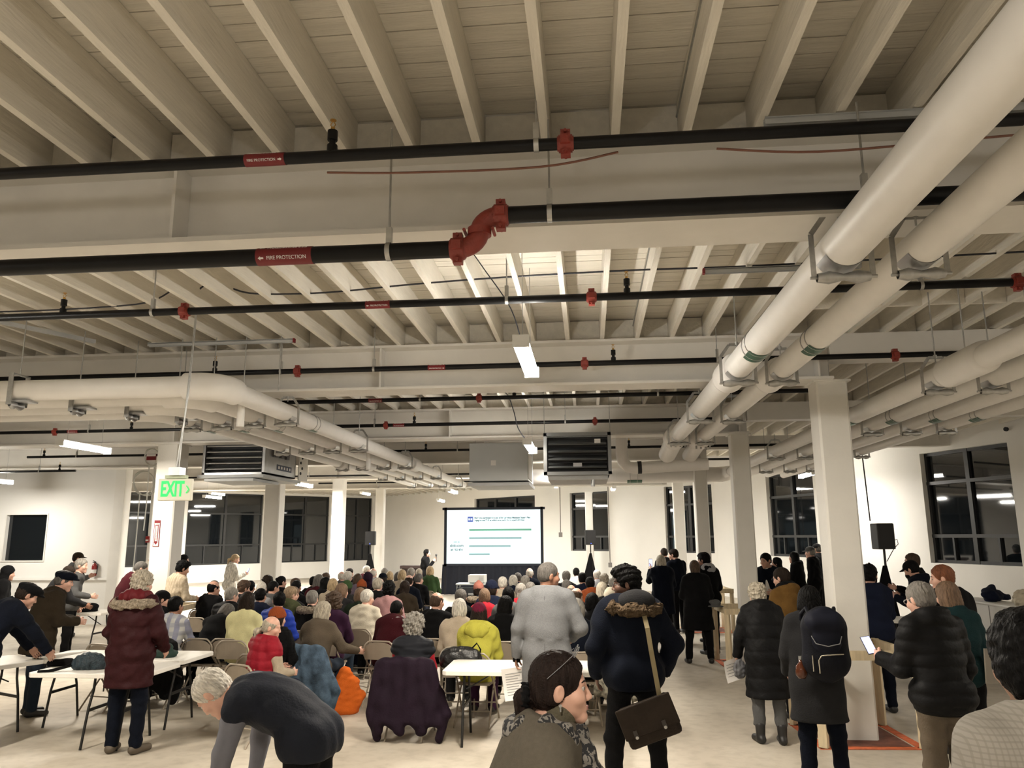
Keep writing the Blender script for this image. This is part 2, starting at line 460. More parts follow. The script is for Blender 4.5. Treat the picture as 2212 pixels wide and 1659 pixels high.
# ---- sprinkler piping
def arrow2d(b, cx, cy, w, h, s, P):
    """flat arrow pointing to s=+1/-1 along local x; P maps (x,y)->3D"""
    pts = [(-w / 2, -h * .22), (0.05 * w, -h * .22), (0.05 * w, -h / 2), (w / 2, 0), (0.05 * w, h / 2), (0.05 * w, h * .22), (-w / 2, h * .22)]
    V = [P(cx + s * x, cy + y) for x, y in pts]
    b.add(V, [list(range(7)) if s > 0 else list(range(7))[::-1]])
def pipe_label(root, x, r, text_dir, L, z=0.0, y=0.0, upper_rev=True, ts=None):
    """red FIRE PROTECTION wrap on a pipe along X; text on the lower front face"""
    rr = r + .002
    MB().cyl((x - L / 2, y, z), (x + L / 2, y, z), rr, n=20, cap=False).build('pipe_label', M_red_label, root)
    lab = root.children[-1] if False else [c for c in bpy.data.objects if c.name.startswith('pipe_label')][-1]
    for ang, flip in ((math.radians(-28), False), (math.radians(52), True)):
        # normal pointing to -Y and turned downward by ang
        n = Vector((0, -math.cos(ang), math.sin(ang))); up = Vector((0, math.sin(ang), math.cos(ang)))
        right = Vector((1, 0, 0))
        if flip: right, upv = -right, -up
        else: upv = up
        off = -0.06 * L * text_dir * (-1 if not flip else 1)
        c = Vector((x, y, z)) + n * (rr + .0012)
        sz = ts or r * .62
        M = Matrix((right, upv, n)).transposed().to_4x4(); M.translation = c + Vector((-text_dir * L * .06, 0, 0))
        t = text_obj('lettering', 'FIRE PROTECTION', sz, M_print_white, lab, M)
        w = max(t.dimensions.x, 1e-3); t.matrix_local = M @ Matrix.Diagonal((min(1.15, L * .70 / w), 1, 1, 1))
        b = MB(); ax = x + text_dir * L * .40
        arrow2d(b, 0, 0, L * .10, sz * .8, text_dir, lambda px, py: Vector((ax, 0, 0)) + Vector((px, 0, 0)) + Vector((0, y, z)) + n * (rr + .0012) + up * py)
        b.build('arrow', M_print_white, lab)
def coupling(root, x, y, z, r):
    b = MB(); b.cyl((x - .035, y, z), (x + .035, y, z), r + .014, n=18)
    b.cyl((x - .042, y, z), (x - .035, y, z), r + .006, n=18); b.cyl((x + .035, y, z), (x + .042, y, z), r + .006, n=18)
    for s in (-1, 1):
        b.box((x, y, z + s * (r + .022)), (.05, .05, .03)); b.cyl((x, y - .045, z + s * (r + .022)), (x, y + .045, z + s * (r + .022)), .009, n=8)
        b.box((x, y + s * (r + .018), z), (.05, .024, .045))
    b.build('coupling', M_red_iron, root)
def sprinkler(root, x, y, z, r, hgt=.20):
    b = MB(); b.cyl((x, y, z), (x, y, z + hgt * .62), .017, n=10); b.cyl((x, y, z + hgt * .45), (x, y, z + hgt * .72), .027, n=10); b.cyl((x, y, z), (x, y, z + r + .03), .028, n=10)
    h = b.build('sprinkler_riser', M_black_pipe, root)
    c = MB(); zt = z + hgt * .72
    c.cyl((x, y, zt), (x, y, zt + .02), .012, n=8)
    for s in (-1, 1): c.tube([(x, y, zt + .02), (x + s * .014, y, zt + .035), (x, y, zt + .06)], .003, 5)
    c.cyl((x, y, zt + .06), (x, y, zt + .064), .017, n=10)
    c.build('sprinkler_head', M_brass, h)
def hanger(root, x, y, z, r, top):
    b = MB(); b.tube([(x, y, z + r + .05), (x, y, top)], .006, 6); b.build('hanger_rod', M_steel, root)
    s = MB()
    ring = [(x, y + math.sin(a) * (r + .004), z + math.cos(a) * (r + .004)) for a in np.linspace(-PI, PI, 17)[:-1]]
    V = []
    for p in ring: V += [(p[0] - .013, p[1], p[2]), (p[0] + .013, p[1], p[2])]
    n = len(ring); s.add(V, [(2 * i, 2 * i + 1, 2 * ((i + 1) % n) + 1, 2 * ((i + 1) % n)) for i in range(n)], True)
    s.box((x, y, z + r + .045), (.03, .03, .09))
    s.build('hanger_ring', M_steel, root)
def sprinkler_pipe(y, z, r, x0, x1, label, couplings=(), heads=(), hangers=(), labels=(), top=Z_D, Ll=.27):
    root = empty('sprinkler_pipe', (0, 0, 0), 0, label, 'pipe', 'black sprinkler pipes')
    MB().cyl((x0, y, z), (x1, y, z), r, n=20).build('pipe_run', M_black_pipe, root)
    for x in couplings: coupling(root, x, y, z, r)
    for x in heads: sprinkler(root, x, y, z, r)
    for x in hangers: hanger(root, x, y, z, r, top)
    for x, d in labels: pipe_label(root, x, r, d, Ll, z, y)
    return root
sprinkler_pipe(3.66, 4.05, .032, -5.5, 3.6, 'black sprinkler pipe nearest the top of the picture', [-.07], [-1.30], [-.22], [(-1.66, 1)], Ll=.22)
# main with the red grooved elbow offset
root = empty('sprinkler_main', (0, 0, 0), 0, 'thick black sprinkler main with a red elbow offset', 'pipe')
ym, zl, zr, rm = 3.85, 3.578, 3.757, .046
MB().cyl((-6, ym, zl), (-.66, ym, zl), rm, n=24).build('pipe_run', M_black_pipe, root)
MB().cyl((-.42, ym, zr), (6.5, ym, zr), rm, n=24).build('pipe_run', M_black_pipe, root)
b = MB(); pts = []
xa, xb, zm = -.66, -.42, (zl + zr) / 2; xm = (xa + xb) / 2
for t in np.linspace(0, 1, 9): a = t * PI / 2; pts.append((xa + math.sin(a) * (xm - xa), ym, zl + (1 - math.cos(a)) * (zm - zl)))
for t in np.linspace(0, 1, 9)[1:]: a = t * PI / 2; pts.append((xm + (1 - math.cos(a)) * (xb - xm), ym, zm + math.sin(a) * (zr - zm)))
b.tube(pts, rm * 1.12, 20); b.build('elbow', M_red_iron, root)
coupling(root, -.655, ym, zl, rm); coupling(root, -.425, ym, zr, rm)
c = MB(); c.cyl((xm, ym, zm - .02), (xm, ym, zm + .02), rm + .018, n=20); c.cyl((xm - rm - .03, ym - .05, zm), (xm - rm - .03, ym + .05, zm), .009, n=8); c.cyl((xm + rm + .03, ym - .05, zm), (xm + rm + .03, ym + .05, zm), .009, n=8); c.build('coupling', M_red_iron, root)
hanger(root, -1.03, ym, zl, rm, 4.30); hanger(root, -.165, ym, zr, rm, 4.30); hanger(root, 1.45, ym, zr, rm, 4.30)
pipe_label(root, -1.60, rm, -1, .31, zl, ym)
sprinkler_pipe(6.13, 4.0, .032, -9.0, 3.55, 'black sprinkler pipe crossing above the hanging cable', [-3.43, .07, 3.38], [-4.55, .36], [-3.72, -.63, 2.66], [(-1.72, -1)], Ll=.21)
sprinkler_pipe(8.45, 3.96, .03, -8, 6.2, 'black sprinkler pipe in front of the second girder', [-3.3, .0, 3.32], [.32, -4.3], [-3.5, -2.4, 1.45], [(-1.67, 1)], Ll=.2)
sprinkler_pipe(10.7, 4.0, .03, -8, 3.4, 'black sprinkler pipe just behind the second girder', [-1.5], [-1.0, 3.1], [-2.35, 1.0], [(-3.0, 1)], Ll=.2)
sprinkler_pipe(13.0, 3.97, .03, -12.5, 2.3, 'black sprinkler pipe in front of the third girder', [-3.45, .15, -9.55], [-2.95, -8.1], [-3.65, -.35, -8.9], [(-3.22, 1), (-9.2, 1)], Ll=.2)
sprinkler_pipe(16.6, 3.92, .028, -12.8, 4.6, 'black sprinkler pipe behind the left light fixture', [], [-12.4, -3.5, .9], [-11.6, -2.8])
sprinkler_pipe(19.6, 3.92, .028, -12, 4.6, 'black sprinkler pipe beyond the sheet metal duct box', [], [-5.0], [-6.2, -1])
sprinkler_pipe(22.3, 3.85, .026, -13, 3.6, 'black sprinkler pipe near the far left columns', [], [-6.3], [-8.2, -5])
sprinkler_pipe(25.4, 3.85, .026, -9, 2.5, 'black sprinkler pipe above the presenter', [], [-4.9, -6.2], [-7, -3])
sprinkler_pipe(16.9, 3.62, .026, -18, -11.8, 'black sprinkler pipe in front of the partition wall', [], [-12.2], [-12.7, -15.5])

# ---- insulated white pipes
def band_hanger(root, x, y, z, r, top, flip=1):
    """clevis hanger: strap yoke, saddle shield and roller under the pipe"""
    b = MB(); w = r + .035
    for yy_ in (-.05, .05):
        pass
    P = [(x - w, y, z - r - .03), (x - w, y, z + r * .8), (x - w * .45, y, z + r + .09), (x + w * .45, y, z + r + .09), (x + w, y, z + r * .8), (x + w, y, z - r - .03)]
    for i in range(5): b.bar(P[i], P[i + 1], .028, .006, up=(0, 1, 0))
    top = 3.768 if min(abs(y - g_) for g_ in GY) < .24 else top
    b.tube([(x, y, z + r + .04), (x, y, top)], .006, 6)
    b.cyl((x, y, z + r + .085), (x, y, z + r + .115), .016, n=6)
    h = b.build('pipe_hanger', M_steel, root)
    c = MB()
    c.lathe([(.024, -w * .9), (.036, -w * .5), (.018, 0), (.036, w * .5), (.024, w * .9)], (x, y, z - r - .035), 10, axis=(1, 0, 0))
    c.cyl((x - w - .02, y, z - r - .035), (x + w + .02, y, z - r - .035), .009, n=8)
    c.build('roller', M_steel, h)
    s = MB(); n = 10; V = []
    for i in range(n + 1):
        a = math.radians(-65 + 130 * i / n)
        for yy_ in (-.085, .085): V.append((x + math.sin(a) * (r + .004), y + yy_, z - math.cos(a) * (r + .004)))
    s.add(V, [(2 * i, 2 * i + 1, 2 * i + 3, 2 * i + 2) for i in range(n)], True)
    s.build('saddle_shield', M_galv, h)
def pipe_tag(root, x, y, z, r, along='y', L=.24, plate=True):
    b = MB()
    for d in (-.02, L * .42):
        p = [(x + math.sin(a) * (r + .003), y + d, z + math.cos(a) * (r + .003)) for a in np.linspace(-PI, PI, 25)[:-1]] if along == 'y' else [(x + d, y + math.sin(a) * (r + .003), z + math.cos(a) * (r + .003)) for a in np.linspace(-PI, PI, 25)[:-1]]
        t = MB().tube(p, .005, 5, closed=True).build('marker_strap', M_steel, root)
    c = MB(); n = 6; V = []
    for i in range(n + 1):
        a = math.radians(-44 + 76 * i / n - 8)
        for d in (0.0, L):
            q = (math.sin(a) * (r + .005), -math.cos(a) * (r + .005))
            V.append((x + q[0], y + d - L * .25, z + q[1]) if along == 'y' else (x + d - L * .25, y + q[0], z + q[1]))
    c.add(V, [(2 * i, 2 * i + 1, 2 * i + 3, 2 * i + 2) for i in range(n)], True)
    c.build('flow_marker', M_green, t)
def sleeve(root, a, b_, r):
    a, b_ = Vector(a), Vector(b_); d = (b_ - a).normalized()
    MB().lathe([(r - .002, 0), (r + .03, .01), (r + .034, .05), (r + .034, (b_ - a).length - .05), (r + .03, (b_ - a).length - .01), (r - .002, (b_ - a).length)], a, 24, axis=d).build('fitting_cover', M_jacket, root)
def insulated(x, z, r, y0, y1, label, hangers, tags=(), sleeves=()):
    root = empty('insulated_pipe', (0, 0, 0), 0, label, 'pipe', 'white insulated pipes')
    MB().cyl((x, y0, z), (x, y1, z), r, n=28).build('pipe_jacket', M_jacket, root)
    for y in hangers: band_hanger(root, x, y, z, r, 4.3)
    for y in tags: pipe_tag(root, x, y, z, r)
    for a, b_ in sleeves: sleeve(root, (x, a, z), (x, b_, z), r)
    return root
r1 = insulated(1.39, 3.58, .118, -1.5, 12.0, 'large white insulated pipe sweeping across the upper right, left of the pair', [4.1, 7.05, 9.5, 11.8], [6.15], [(7.1, 7.6)])
r2 = insulated(1.81, 3.58, .100, -1.5, 12.3, 'large white insulated pipe of the upper right, right of the pair', [4.15, 7.2, 9.7, 12.0], [6.05], [(7.25, 7.75)])
for rt, x, y, r in ((r1, 1.39, 12.0, .118), (r2, 1.81, 12.3, .100)):
    b = MB(); b.lathe([(r, 0), (r + .05, .0), (r + .06, .06), (r + .06, .5), (r + .03, .56)], (x, y - .05, 3.58), 24, axis=(0, 1, 0)); b.cyl((x, y + .3, 3.58), (x, y + 1.6, 3.45), r + .03, n=20)
    b.build('end_fitting', M_jacket, rt)
    c = MB()
    for q in range(4): c.cyl((x - .1 + .07 * q, y, 3.40), (x - .1 + .07 * q, y, 3.45), .014, n=8)
    c.build('valve_stem', M_steel, rt)
names = ['nearest the column', 'second from the column', 'third from the column', 'nearest the right wall']
for i, x in enumerate((3.22, 3.72, 4.22, 4.68)):
    insulated(x, 3.48, .100 - .006 * i, 1.5, 17.9 + .42 * i, 'white insulated pipe at the far right, ' + names[i], [y + .04 * i for y in (7.3, 10.4, 13.6, 16.6)], [9.6], [(6.4, 7.1)] if i < 1 else [])
# cross run feeding the right group
root = empty('cross_pipe', (0, 0, 0), 0, 'wide white insulated pipe running level below the dark louvred unit', 'pipe')
MB().cyl((-1.3, 18.25, 3.44), (3.1, 18.25, 3.44), .175, n=28).build('pipe_jacket', M_jacket, root)
b = MB(); b.tube([(3.0, 18.25, 3.44), (3.16, 18.2, 3.45), (3.22, 18.05, 3.47), (3.22, 17.85, 3.48)], [.175, .17, .15, .11], 20); b.build('elbow', M_jacket, root)
pipe_tag(root, 1.0, 18.25, 3.44, .175, 'x', .34)
for x in (-.4, 1.9):
    MB().tube([(x, 18.25, 3.6), (x, 18.25, 4.3)], .006, 6).build('hanger_rod', M_steel, root)
# left nested elbows: cross run then away from the camera
for i in range(4):
    x = -3.62 - .47 * i; y = 7.22 + .47 * i; r = .105 - .004 * i; z = 3.56
    root = empty('insulated_pipe', (0, 0, 0), 0, 'white insulated pipe of the left bundle, ' + ['front outermost run with the big elbow', 'second run from the front', 'third run from the front', 'innermost rear run'][i], 'pipe', 'white insulated pipes')
    x_end = -9.5
    MB().cyl((x_end, y, z), (x - .22, y, z), r, n=24).build('pipe_jacket', M_jacket, root)
    pts = [(x - .24 + .24 * math.sin(a), y + .24 - .24 * math.cos(a), z) for a in np.linspace(0, PI / 2, 8)]
    MB().tube([(x - .34, y, z)] + pts + [(x, y + .34, z)], r + .032, 24).build('elbow', M_jacket, root)
    MB().cyl((x, y + .24, z), (x, 16.0 - .1 * i, z), r, n=24).build('pipe_jacket', M_jacket, root)
    MB().cyl((x, 16.0 - .1 * i, z), (x, 22.6 - .1 * i, z), r * .82, n=20).build('pipe_jacket', M_jacket, root)
    sleeve(root, (x, 15.6 - .1 * i, z), (x, 16.2 - .1 * i, z), r)
    for q, yy_ in enumerate((9.0, 12.0, 15.2, 18.4, 21.6)): band_hanger(root, x, yy_ + .13 * i, z, r if yy_ < 15.5 else r * .82, 4.3)
    pipe_tag(root, x, 9.8, z, r)
    # hanger on the cross run
    b = MB(); b.box((-5.75 + .33 * i, y - r - .012, z), (.05, .008, .32)); b.box((-5.75 + .33 * i, y + r + .012, z), (.05, .008, .32)); b.tube([(-5.75 + .33 * i, y, z + .15), (-5.75 + .33 * i, y, 4.3)], .006, 6); b.box((-5.75 + .33 * i, y, z + .16), (.05, 2 * r + .03, .008))
    b.build('pipe_hanger', M_steel, root)
    c = MB(); c.lathe([(.02, -.1), (.045, -.05), (.02, 0), (.045, .05), (.02, .1)], (-5.75 + .33 * i, y, z - r - .05), 10, axis=(0, 1, 0)); c.box((-5.68 + .33 * i, y, z - r - .012), (.2, .16, .02)); c.build('roller', M_galv, root)
    if i in (0, 1):
        MB().cyl((x - .12 + .3 * i, 8.0 + 5.6 * i, z - .30), (x - .12 + .3 * i, 8.0 + 5.6 * i, z + .16), .042, n=14).build('vent_riser', M_jacket, root)
# drop pipe left of the pair (near the third column) with striped collar
root = empty('drop_pipe', (.62, 13.9, 0), 0, 'short vertical white pipe with a striped collar beside the dark louvred unit', 'pipe')
MB().tube([(0, 0, 4.2), (0, 0, 3.5), (.02, 0, 3.36), (.1, 0, 3.27), (.22, 0, 3.25), (1.5, 0, 3.3)], .105, 20).build('pipe_jacket', M_jacket, root)
MB().tube([(.27, 0, 3.256), (.34, 0, 3.258)], .112, 20).build('collar', M_dark, root)

# ---- strut channels above the pipes
def strut(x0, x1, y, z, label, red=0):
    root = empty('strut_channel', (0, 0, 0), 0, label, 'strut', 'metal strut channels')
    b = MB(); b.box(((x0 + x1) / 2, y, z + .012), (x1 - x0, .042, .006)); 
    for s in (-1, 1): b.box(((x0 + x1) / 2, y + s * .019, z), (x1 - x0, .004, .042))
    b.build('channel', M_galv_dull, root)
    if red:
        MB().box((x0 if red < 0 else x1, y, z), (.018, .046, .046)).build('end_cap', M_red_label, root)
strut(1.0, 2.4, 3.95, 4.27, 'metal strut channel above the nearest pair of white pipes')
strut(1.02, 2.3, 6.35, 4.26, 'metal strut channel with a red end cap above the white pipe pair', -1)
strut(2.7, 5.4, 6.9, 4.26, 'metal strut channel above the far right white pipes')
strut(-4.9, -3.2, 8.05, 4.22, 'metal strut channel with a red end cap above the left pipe bundle', 1)
root = empty('strut_channel', (-6.0, 7.0, 4.26), math.radians(63), 'slanted metal strut channel at the far left ceiling', 'strut', 'metal strut channels')
MB().box((0, 0, 0), (2.2, .042, .042)).build('channel', M_galv_dull, root); MB().box((-1.11, 0, 0), (.02, .046, .046)).build('end_cap', M_red_label, root)
for i, (x, y) in enumerate(((3.3, 6.9), (3.85, 6.9), (-4.5, 8.05), (-4.1, 8.05), (-3.75, 8.05), (-3.35, 8.05))):
    o = MB().tube([(x, y, 3.66), (x, y, 4.28)], .006, 6).build('threaded_rod', M_steel)
    tag(o, 'thin threaded rod above the ' + ['first far right white pipe', 'second far right white pipe', 'left pipe bundle, leftmost of four', 'left pipe bundle, second of four', 'left pipe bundle, third of four', 'left pipe bundle, rightmost of four'][i], 'rod', 'threaded rods under struts')

# ---- ventilation units
def vent_unit(x0, x1, z0, z1, y0, dep, label, nl, dark, face):
    cx, w, h = (x0 + x1) / 2, x1 - x0, z1 - z0
    root = empty('ventilation_unit', (cx, y0, z0), 0, label, 'ventilation unit')
    b = MB()
    b.box((0, dep / 2 + .06, h + .0 - .01), (w, dep, .02)); b.box((0, dep / 2 + .06, .01), (w, dep, .02))
    for s in (-1, 1): b.box((s * (w / 2 - .01), dep / 2 + .06, h / 2), (.02, dep, h))
    b.box((0, dep + .05, h / 2), (w, .02, h))
    b.build('casing', face, root)
    f = MB(); t = .05
    for s in (-1, 1): f.box((s * (w / 2 - t / 2 + .02), 0, h / 2), (t, .09, h + .06))
    f.box((0, 0, h + .01), (w + .04, .09, t)); f.box((0, 0, -.01), (w + .04, .09, t))
    f.build('front_frame', mat('frame_grey', (.22, .225, .23), .5, .3) if dark else M_galv, root)
    MB().box((0, .12, h / 2), (w - .06, .02, h - .04)).build('dark_backing', M_dark, root)
    for i in range(nl):
        z = .05 + (h - .1) * (i + .5) / nl
        s = MB(); R = Matrix.Rotation(math.radians(32), 3, 'X')
        s.box((0, .01, z), (w - .1, .085 * 5 / nl * 1.35, .012), rot=R); s.cyl((-w / 2 + .05, -.02, z - .02), (w / 2 - .05, -.02, z - .02), .014, n=8)
        s.build('louver_blade', M_louver if dark else M_galv, root)
    for x in (-w / 2 - .01, w / 2 + .01):
        MB().tube([(x, .05, h), (x, .05, Z_D - z0)], .006, 6).build('hanger_rod', M_steel, root)
    return root, w, h
u, w, h = vent_unit(-7.2, -6.02, 3.26, 3.90, 14.0, 1.5, 'galvanised ventilation unit with open louvres at left, above the exit sign', 5, False, M_galv)
MB().box((0, .8, -.06), (w + .1, 1.9, .06)).build('drip_pan', M_galv_dull, u)
MB().box((0, .4, -.13), (w * .8, 1.2, .05)).build('filter_tray', M_galv_dull, u)
MB().box((-.1, .1, -.10), (.18, .2, .05)).build('bracket', M_galv, u)
for q in range(3): MB().box((w / 2 + .03, .45 + .28 * q, h * .66), (.05, .13, .16)).build('control_box', mat('dark_grey_box', (.12, .12, .13), .5), u)
sb = MB().box((w / 2 + .004, .95, .16), (.006, .75, .11)).build('rating_plate', mat('plate_blue', (.05, .06, .10), .5), u)
for q in range(5): MB().box((.006, -.28 + .14 * q, 0), (.004, .07, .05)).build('plate_mark', M_print_white, sb, (w / 2 + .004, .95, .16)) if False else MB().box((w / 2 + .009, .67 + .14 * q, .16), (.003, .06, .05)).build('plate_mark', M_print_white, sb)
MB().box((w / 2 + .05, 1.85, h * .5), (.02, .5, h + .05)).build('side_panel', M_wall, u)
for q in range(5): MB().cyl((w / 2 + .06, 1.68 + .08 * (q % 2), .12 + .11 * q), (w / 2 + .075, 1.68 + .08 * (q % 2), .12 + .11 * q), .03, n=12).build('knockout', M_dark, u)
u, w, h = vent_unit(-.62, .34, 2.99, 3.55, 11.5, 1.2, 'dark louvred ventilation unit hanging right of the small light', 4, True, M_galv_dull)
MB().box((0, .6, -.06), (w * .92, 1.1, .08)).build('drip_pan', M_galv_dull, u)
MB().box((.3, -.03, h * .82), (.09, .01, .07)).build('paper_tag', M_print_white, u); MB().box((-.0, -.03, h * .2), (.13, .01, .06)).build('name_plate', mat('grey_plate', (.35, .35, .36), .5), u)
MB().cyl((.22, .1, -.2), (.22, .1, -.05), .03, n=10).build('drain_fitting', M_galv, u)
root = empty('duct_box', (-1.72, 15.0, 3.12), 0, 'large plain sheet metal duct box with a small white notice', 'duct')
MB().box((0, .7, .38), (1.15, 1.4, .74)).build('box', mat('box_sheet', (.50, .52, .52), .5, .25, var=.05, scale=2), root, bevel=.008)
MB().box((-.1, .0, .36), (.10, .006, .10)).build('notice', M_print_white, root)
MB().box((0, .75, -.05), (1.2, 1.5, .06)).build('drip_pan', M_galv_dull, root)
MB().box((.58, .5, .30), (.02, .9, .5)).build('service_door', M_wall, root)
for q in range(3): MB().box((-.35 + .3 * q, .02, -.055), (.14, .02, .012)).build('clip', M_galv, root)
for x in (-.5, .5): MB().tube([(x, .3, .75), (x, .3, 1.4)], .006, 6).build('hanger_rod', M_steel, root)
o = MB().cyl((-1.2, 11.75, 3.4), (-1.35, 11.75, 3.4), .01, n=6)

# ---- exit sign hanging on its conduit
ex = empty('exit_sign', (-3.865, 7.0, 2.41), 0, 'hanging exit sign with glowing green letters', 'sign')
M_exitface = mat('exit_face', (.72, .70, .60), .5)
MB().box((0, 0, .115), (.33, .045, .205)).build('sign_panel', M_exitface, ex, bevel=.008)
MB().box((0, 0, .235), (.20, .06, .03)).build('canopy', mat('canopy_green', (.45, .52, .36), .5), ex)
MB().box((0, 0, .285), (.11, .11, .075)).build('junction_box', M_galv, ex)
M_eg = emat('exit_green', (0.01, 0.95, 0.13), 1.15)
t = text_obj('exit_lettering', 'EXIT', .20, M_eg, ex, cam_facing((-.022, -.0245, .115)), .002, .56, bold=.005)
b = MB()
for s in (-1, 1): b.bar((.118, -.025, .115 + s * .034), (.142, -.025, .115), .004, .016, up=(0, 1, 0))
b.build('chevron', M_eg, ex)
b = MB(); b.tube([(-.01, 0, .31), (.03, .01, .8), (.055, .01, 1.5), (.075, .0, 2.14)], .008, 6); b.tube([(.015, 0, .31), (.02, .01, .62), (.05, .012, 1.05), (.085, 0, 2.14)], .005, 6)
b.build('conduit', M_steel, ex)
# cables
def cable(pts, r, label, m=None, sub=6):
    P = [Vector(p) for p in pts]; out = []
    for i in range(len(P) - 1):
        p0, p1, p2, p3 = P[max(i - 1, 0)], P[i], P[i + 1], P[min(i + 2, len(P) - 1)]
        for k in range(sub):
            t = k / sub
            out.append(0.5 * ((2 * p1) + (-p0 + p2) * t + (2 * p0 - 5 * p1 + 4 * p2 - p3) * t * t + (-p0 + 3 * p1 - 3 * p2 + p3) * t ** 3))
    out.append(P[-1])
    o = MB().tube(out, r, 6).build('cable', m or M_cable); return tag(o, label, 'cable')
M_cable = mat('cable_black', (.02, .022, .03), .45)
M_cable_r = mat('cable_redbrown', (.20, .085, .055), .6)
M_cable_w = mat('cable_white', (.6, .6, .56), .5)
cable([(-3.79, 7.0, 4.25), (-3.77, 6.95, 4.45), (-3.6, 6.9, 4.52), (-3.4, 6.85, 4.45), (-3.1, 6.8, 4.36), (-2.4, 6.75, 4.33), (-1.5, 6.6, 4.33), (-.6, 6.5, 4.33), (.4, 6.45, 4.33), (1.3, 6.4, 4.31), (2.6, 6.35, 4.31), (4.2, 6.3, 4.32)], .009, 'black cable drooping across the ceiling to the exit sign')
cable([(-7.2, 6.8, 4.30), (-5.6, 6.8, 4.27), (-4.6, 6.85, 4.30), (-4.2, 6.9, 4.36), (-3.98, 6.95, 4.52)], .008, 'thin cable at the upper left ceiling')
cable([(-1.0, 6.2, 4.56), (-.85, 6.3, 4.35), (-.62, 6.4, 4.0), (-.52, 6.45, 3.64)], .005, 'thin flex dropping to the bright central light')
cable([(-1.35, 11.6, 4.3), (-1.2, 11.7, 4.22), (-1.1, 11.7, 3.95), (-1.04, 11.75, 3.7), (-.9, 11.8, 3.49)], .008, 'black flex dropping to the small light', M_cable)
cable([(-1.35, 3.74, 4.0), (-.9, 3.74, 3.975), (-.2, 3.74, 3.97), (.2, 3.74, 4.03)], .006, 'thin red-brown cable sagging under the nearest black pipe', M_cable_r)
cable([(.7, 3.74, 4.02), (1.2, 3.74, 3.975), (1.9, 3.74, 4.0), (2.6, 3.74, 4.03)], .006, 'thin red-brown cable behind the white pipe pair', M_cable_r)
b = MB(); b.tube([(.58 + .397 * 0 + 0.0, -1.0, 4.50), (.58, 8.9, 4.50)], .010, 6)
o = b.build('conduit_run', M_steel); tag(o, 'grey conduit running along a ceiling joist right of centre', 'conduit')
# loops of white cable on the column at left
for i, (x, y, z, rr) in enumerate(((-9.02, 15.3, 3.73, .16), (-9.75, 16.3, 3.27, .24))):
    b = MB()
    for q in range(3):
        ph = q * .15
        b.tube([(x + (rr + .012 * q) * math.cos(a + ph), y + .02 * q, z + (rr + .012 * q) * math.sin(a) * 1.05) for a in np.linspace(0, 2 * PI, 25)[:-1]], .011, 6, closed=True)
    b.tube([(x - rr * .3, y, z - rr), (x - rr * .4, y + .05, z - 1.0), (x - rr * .5, y + .05, 0.0 if i else z - 1.5)], .012, 6)
    o = b.build('cable_coil', M_cable_w); tag(o, ['upper coil of white cable hanging near the left column', 'lower larger coil of white cable hanging near the left column'][i], 'cable coil')
b = MB(); b.box((-9.02, 15.28, 3.73), (.2, .03, .12)); o = b.build('red_notice', M_red_label); tag(o, 'small red and white notice inside the upper cable coil', 'notice')
MB().box((-9.02, 15.262, 3.77), (.2, .004, .045)).build('white_strip', M_print_white, o)
# fire arrow sign on the left column
sg = empty('fire_sign', (-7.66, 13.342, 2.16), 0, 'red and white fire extinguisher arrow sign on the left column', 'sign')
fb = MB().box((0, 0, 0), (.115, .004, .46)).build('sign_board', M_red_label, sg)
MB().box((0, -.003, -.02), (.09, .003, .40)).build('white_field', M_print_white, fb)
b = MB(); b.add([(-.032, -.006, .15), (.032, -.006, .15), (.032, -.006, -.15), (.04, -.006, -.15), (0, -.006, -.20), (-.04, -.006, -.15), (-.032, -.006, -.15)], [[0, 6, 2, 1], [5, 4, 3]])
b.build('arrow', M_red_label, fb)
MB().box((0, -.008, -.0), (.036, .002, .27)).build('white_field', M_print_white, fb)
text_obj('lettering', 'FIRE', .04, M_red_label, fb, cam_facing((0, -.006, .163)))
text_obj('lettering', 'EXTINGUISHER', .036, M_red_label, fb, cam_facing((0, -.011, 0), right=(0, 0, -1), up=(1, 0, 0)))
# fire extinguisher on the partition
fe = empty('fire_extinguisher', (-12.28, 18.68, 1.16), 0, 'red fire extinguisher hung on the partition wall', 'extinguisher')
MB().lathe([(0, 0), (.055, .005), (.062, .03), (.062, .24), (.045, .285), (.02, .30), (.02, .325)], n=18).build('cylinder', mat('ext_red', (.25, .015, .012), .35), fe)
MB().lathe([(.0635, .07), (.0635, .16)], n=18).build('instruction_label', M_print_white, fe)
b = MB(); b.box((0, -.02, .335), (.03, .10, .02)); b.bar((0, .03, .345), (0, -.07, .375), .02, .01); b.tube([(0, .03, .325), (.07, .02, .28), (.075, 0, .1), (.07, 0, .05)], .01, 6); b.build('valve', M_dark, fe)
# red pull station
o = MB().box((-9.93, 16.95, 2.05), (.09, .05, .14)).build('alarm_box', mat('ext_red', (.25, .015, .012), .35), bevel=.01); tag(o, 'small red alarm box on the riser left of the column', 'alarm')
MB().box((-9.93, 16.92, 2.03), (.06, .012, .03)).build('pull_bar', M_print_white, o)
o = MB().cyl((-9.93, 17.0, 0), (-9.93, 17.0, 4.2), .03, n=10).build('conduit_riser', M_white); tag(o, 'white vertical conduit carrying the red alarm box', 'conduit')
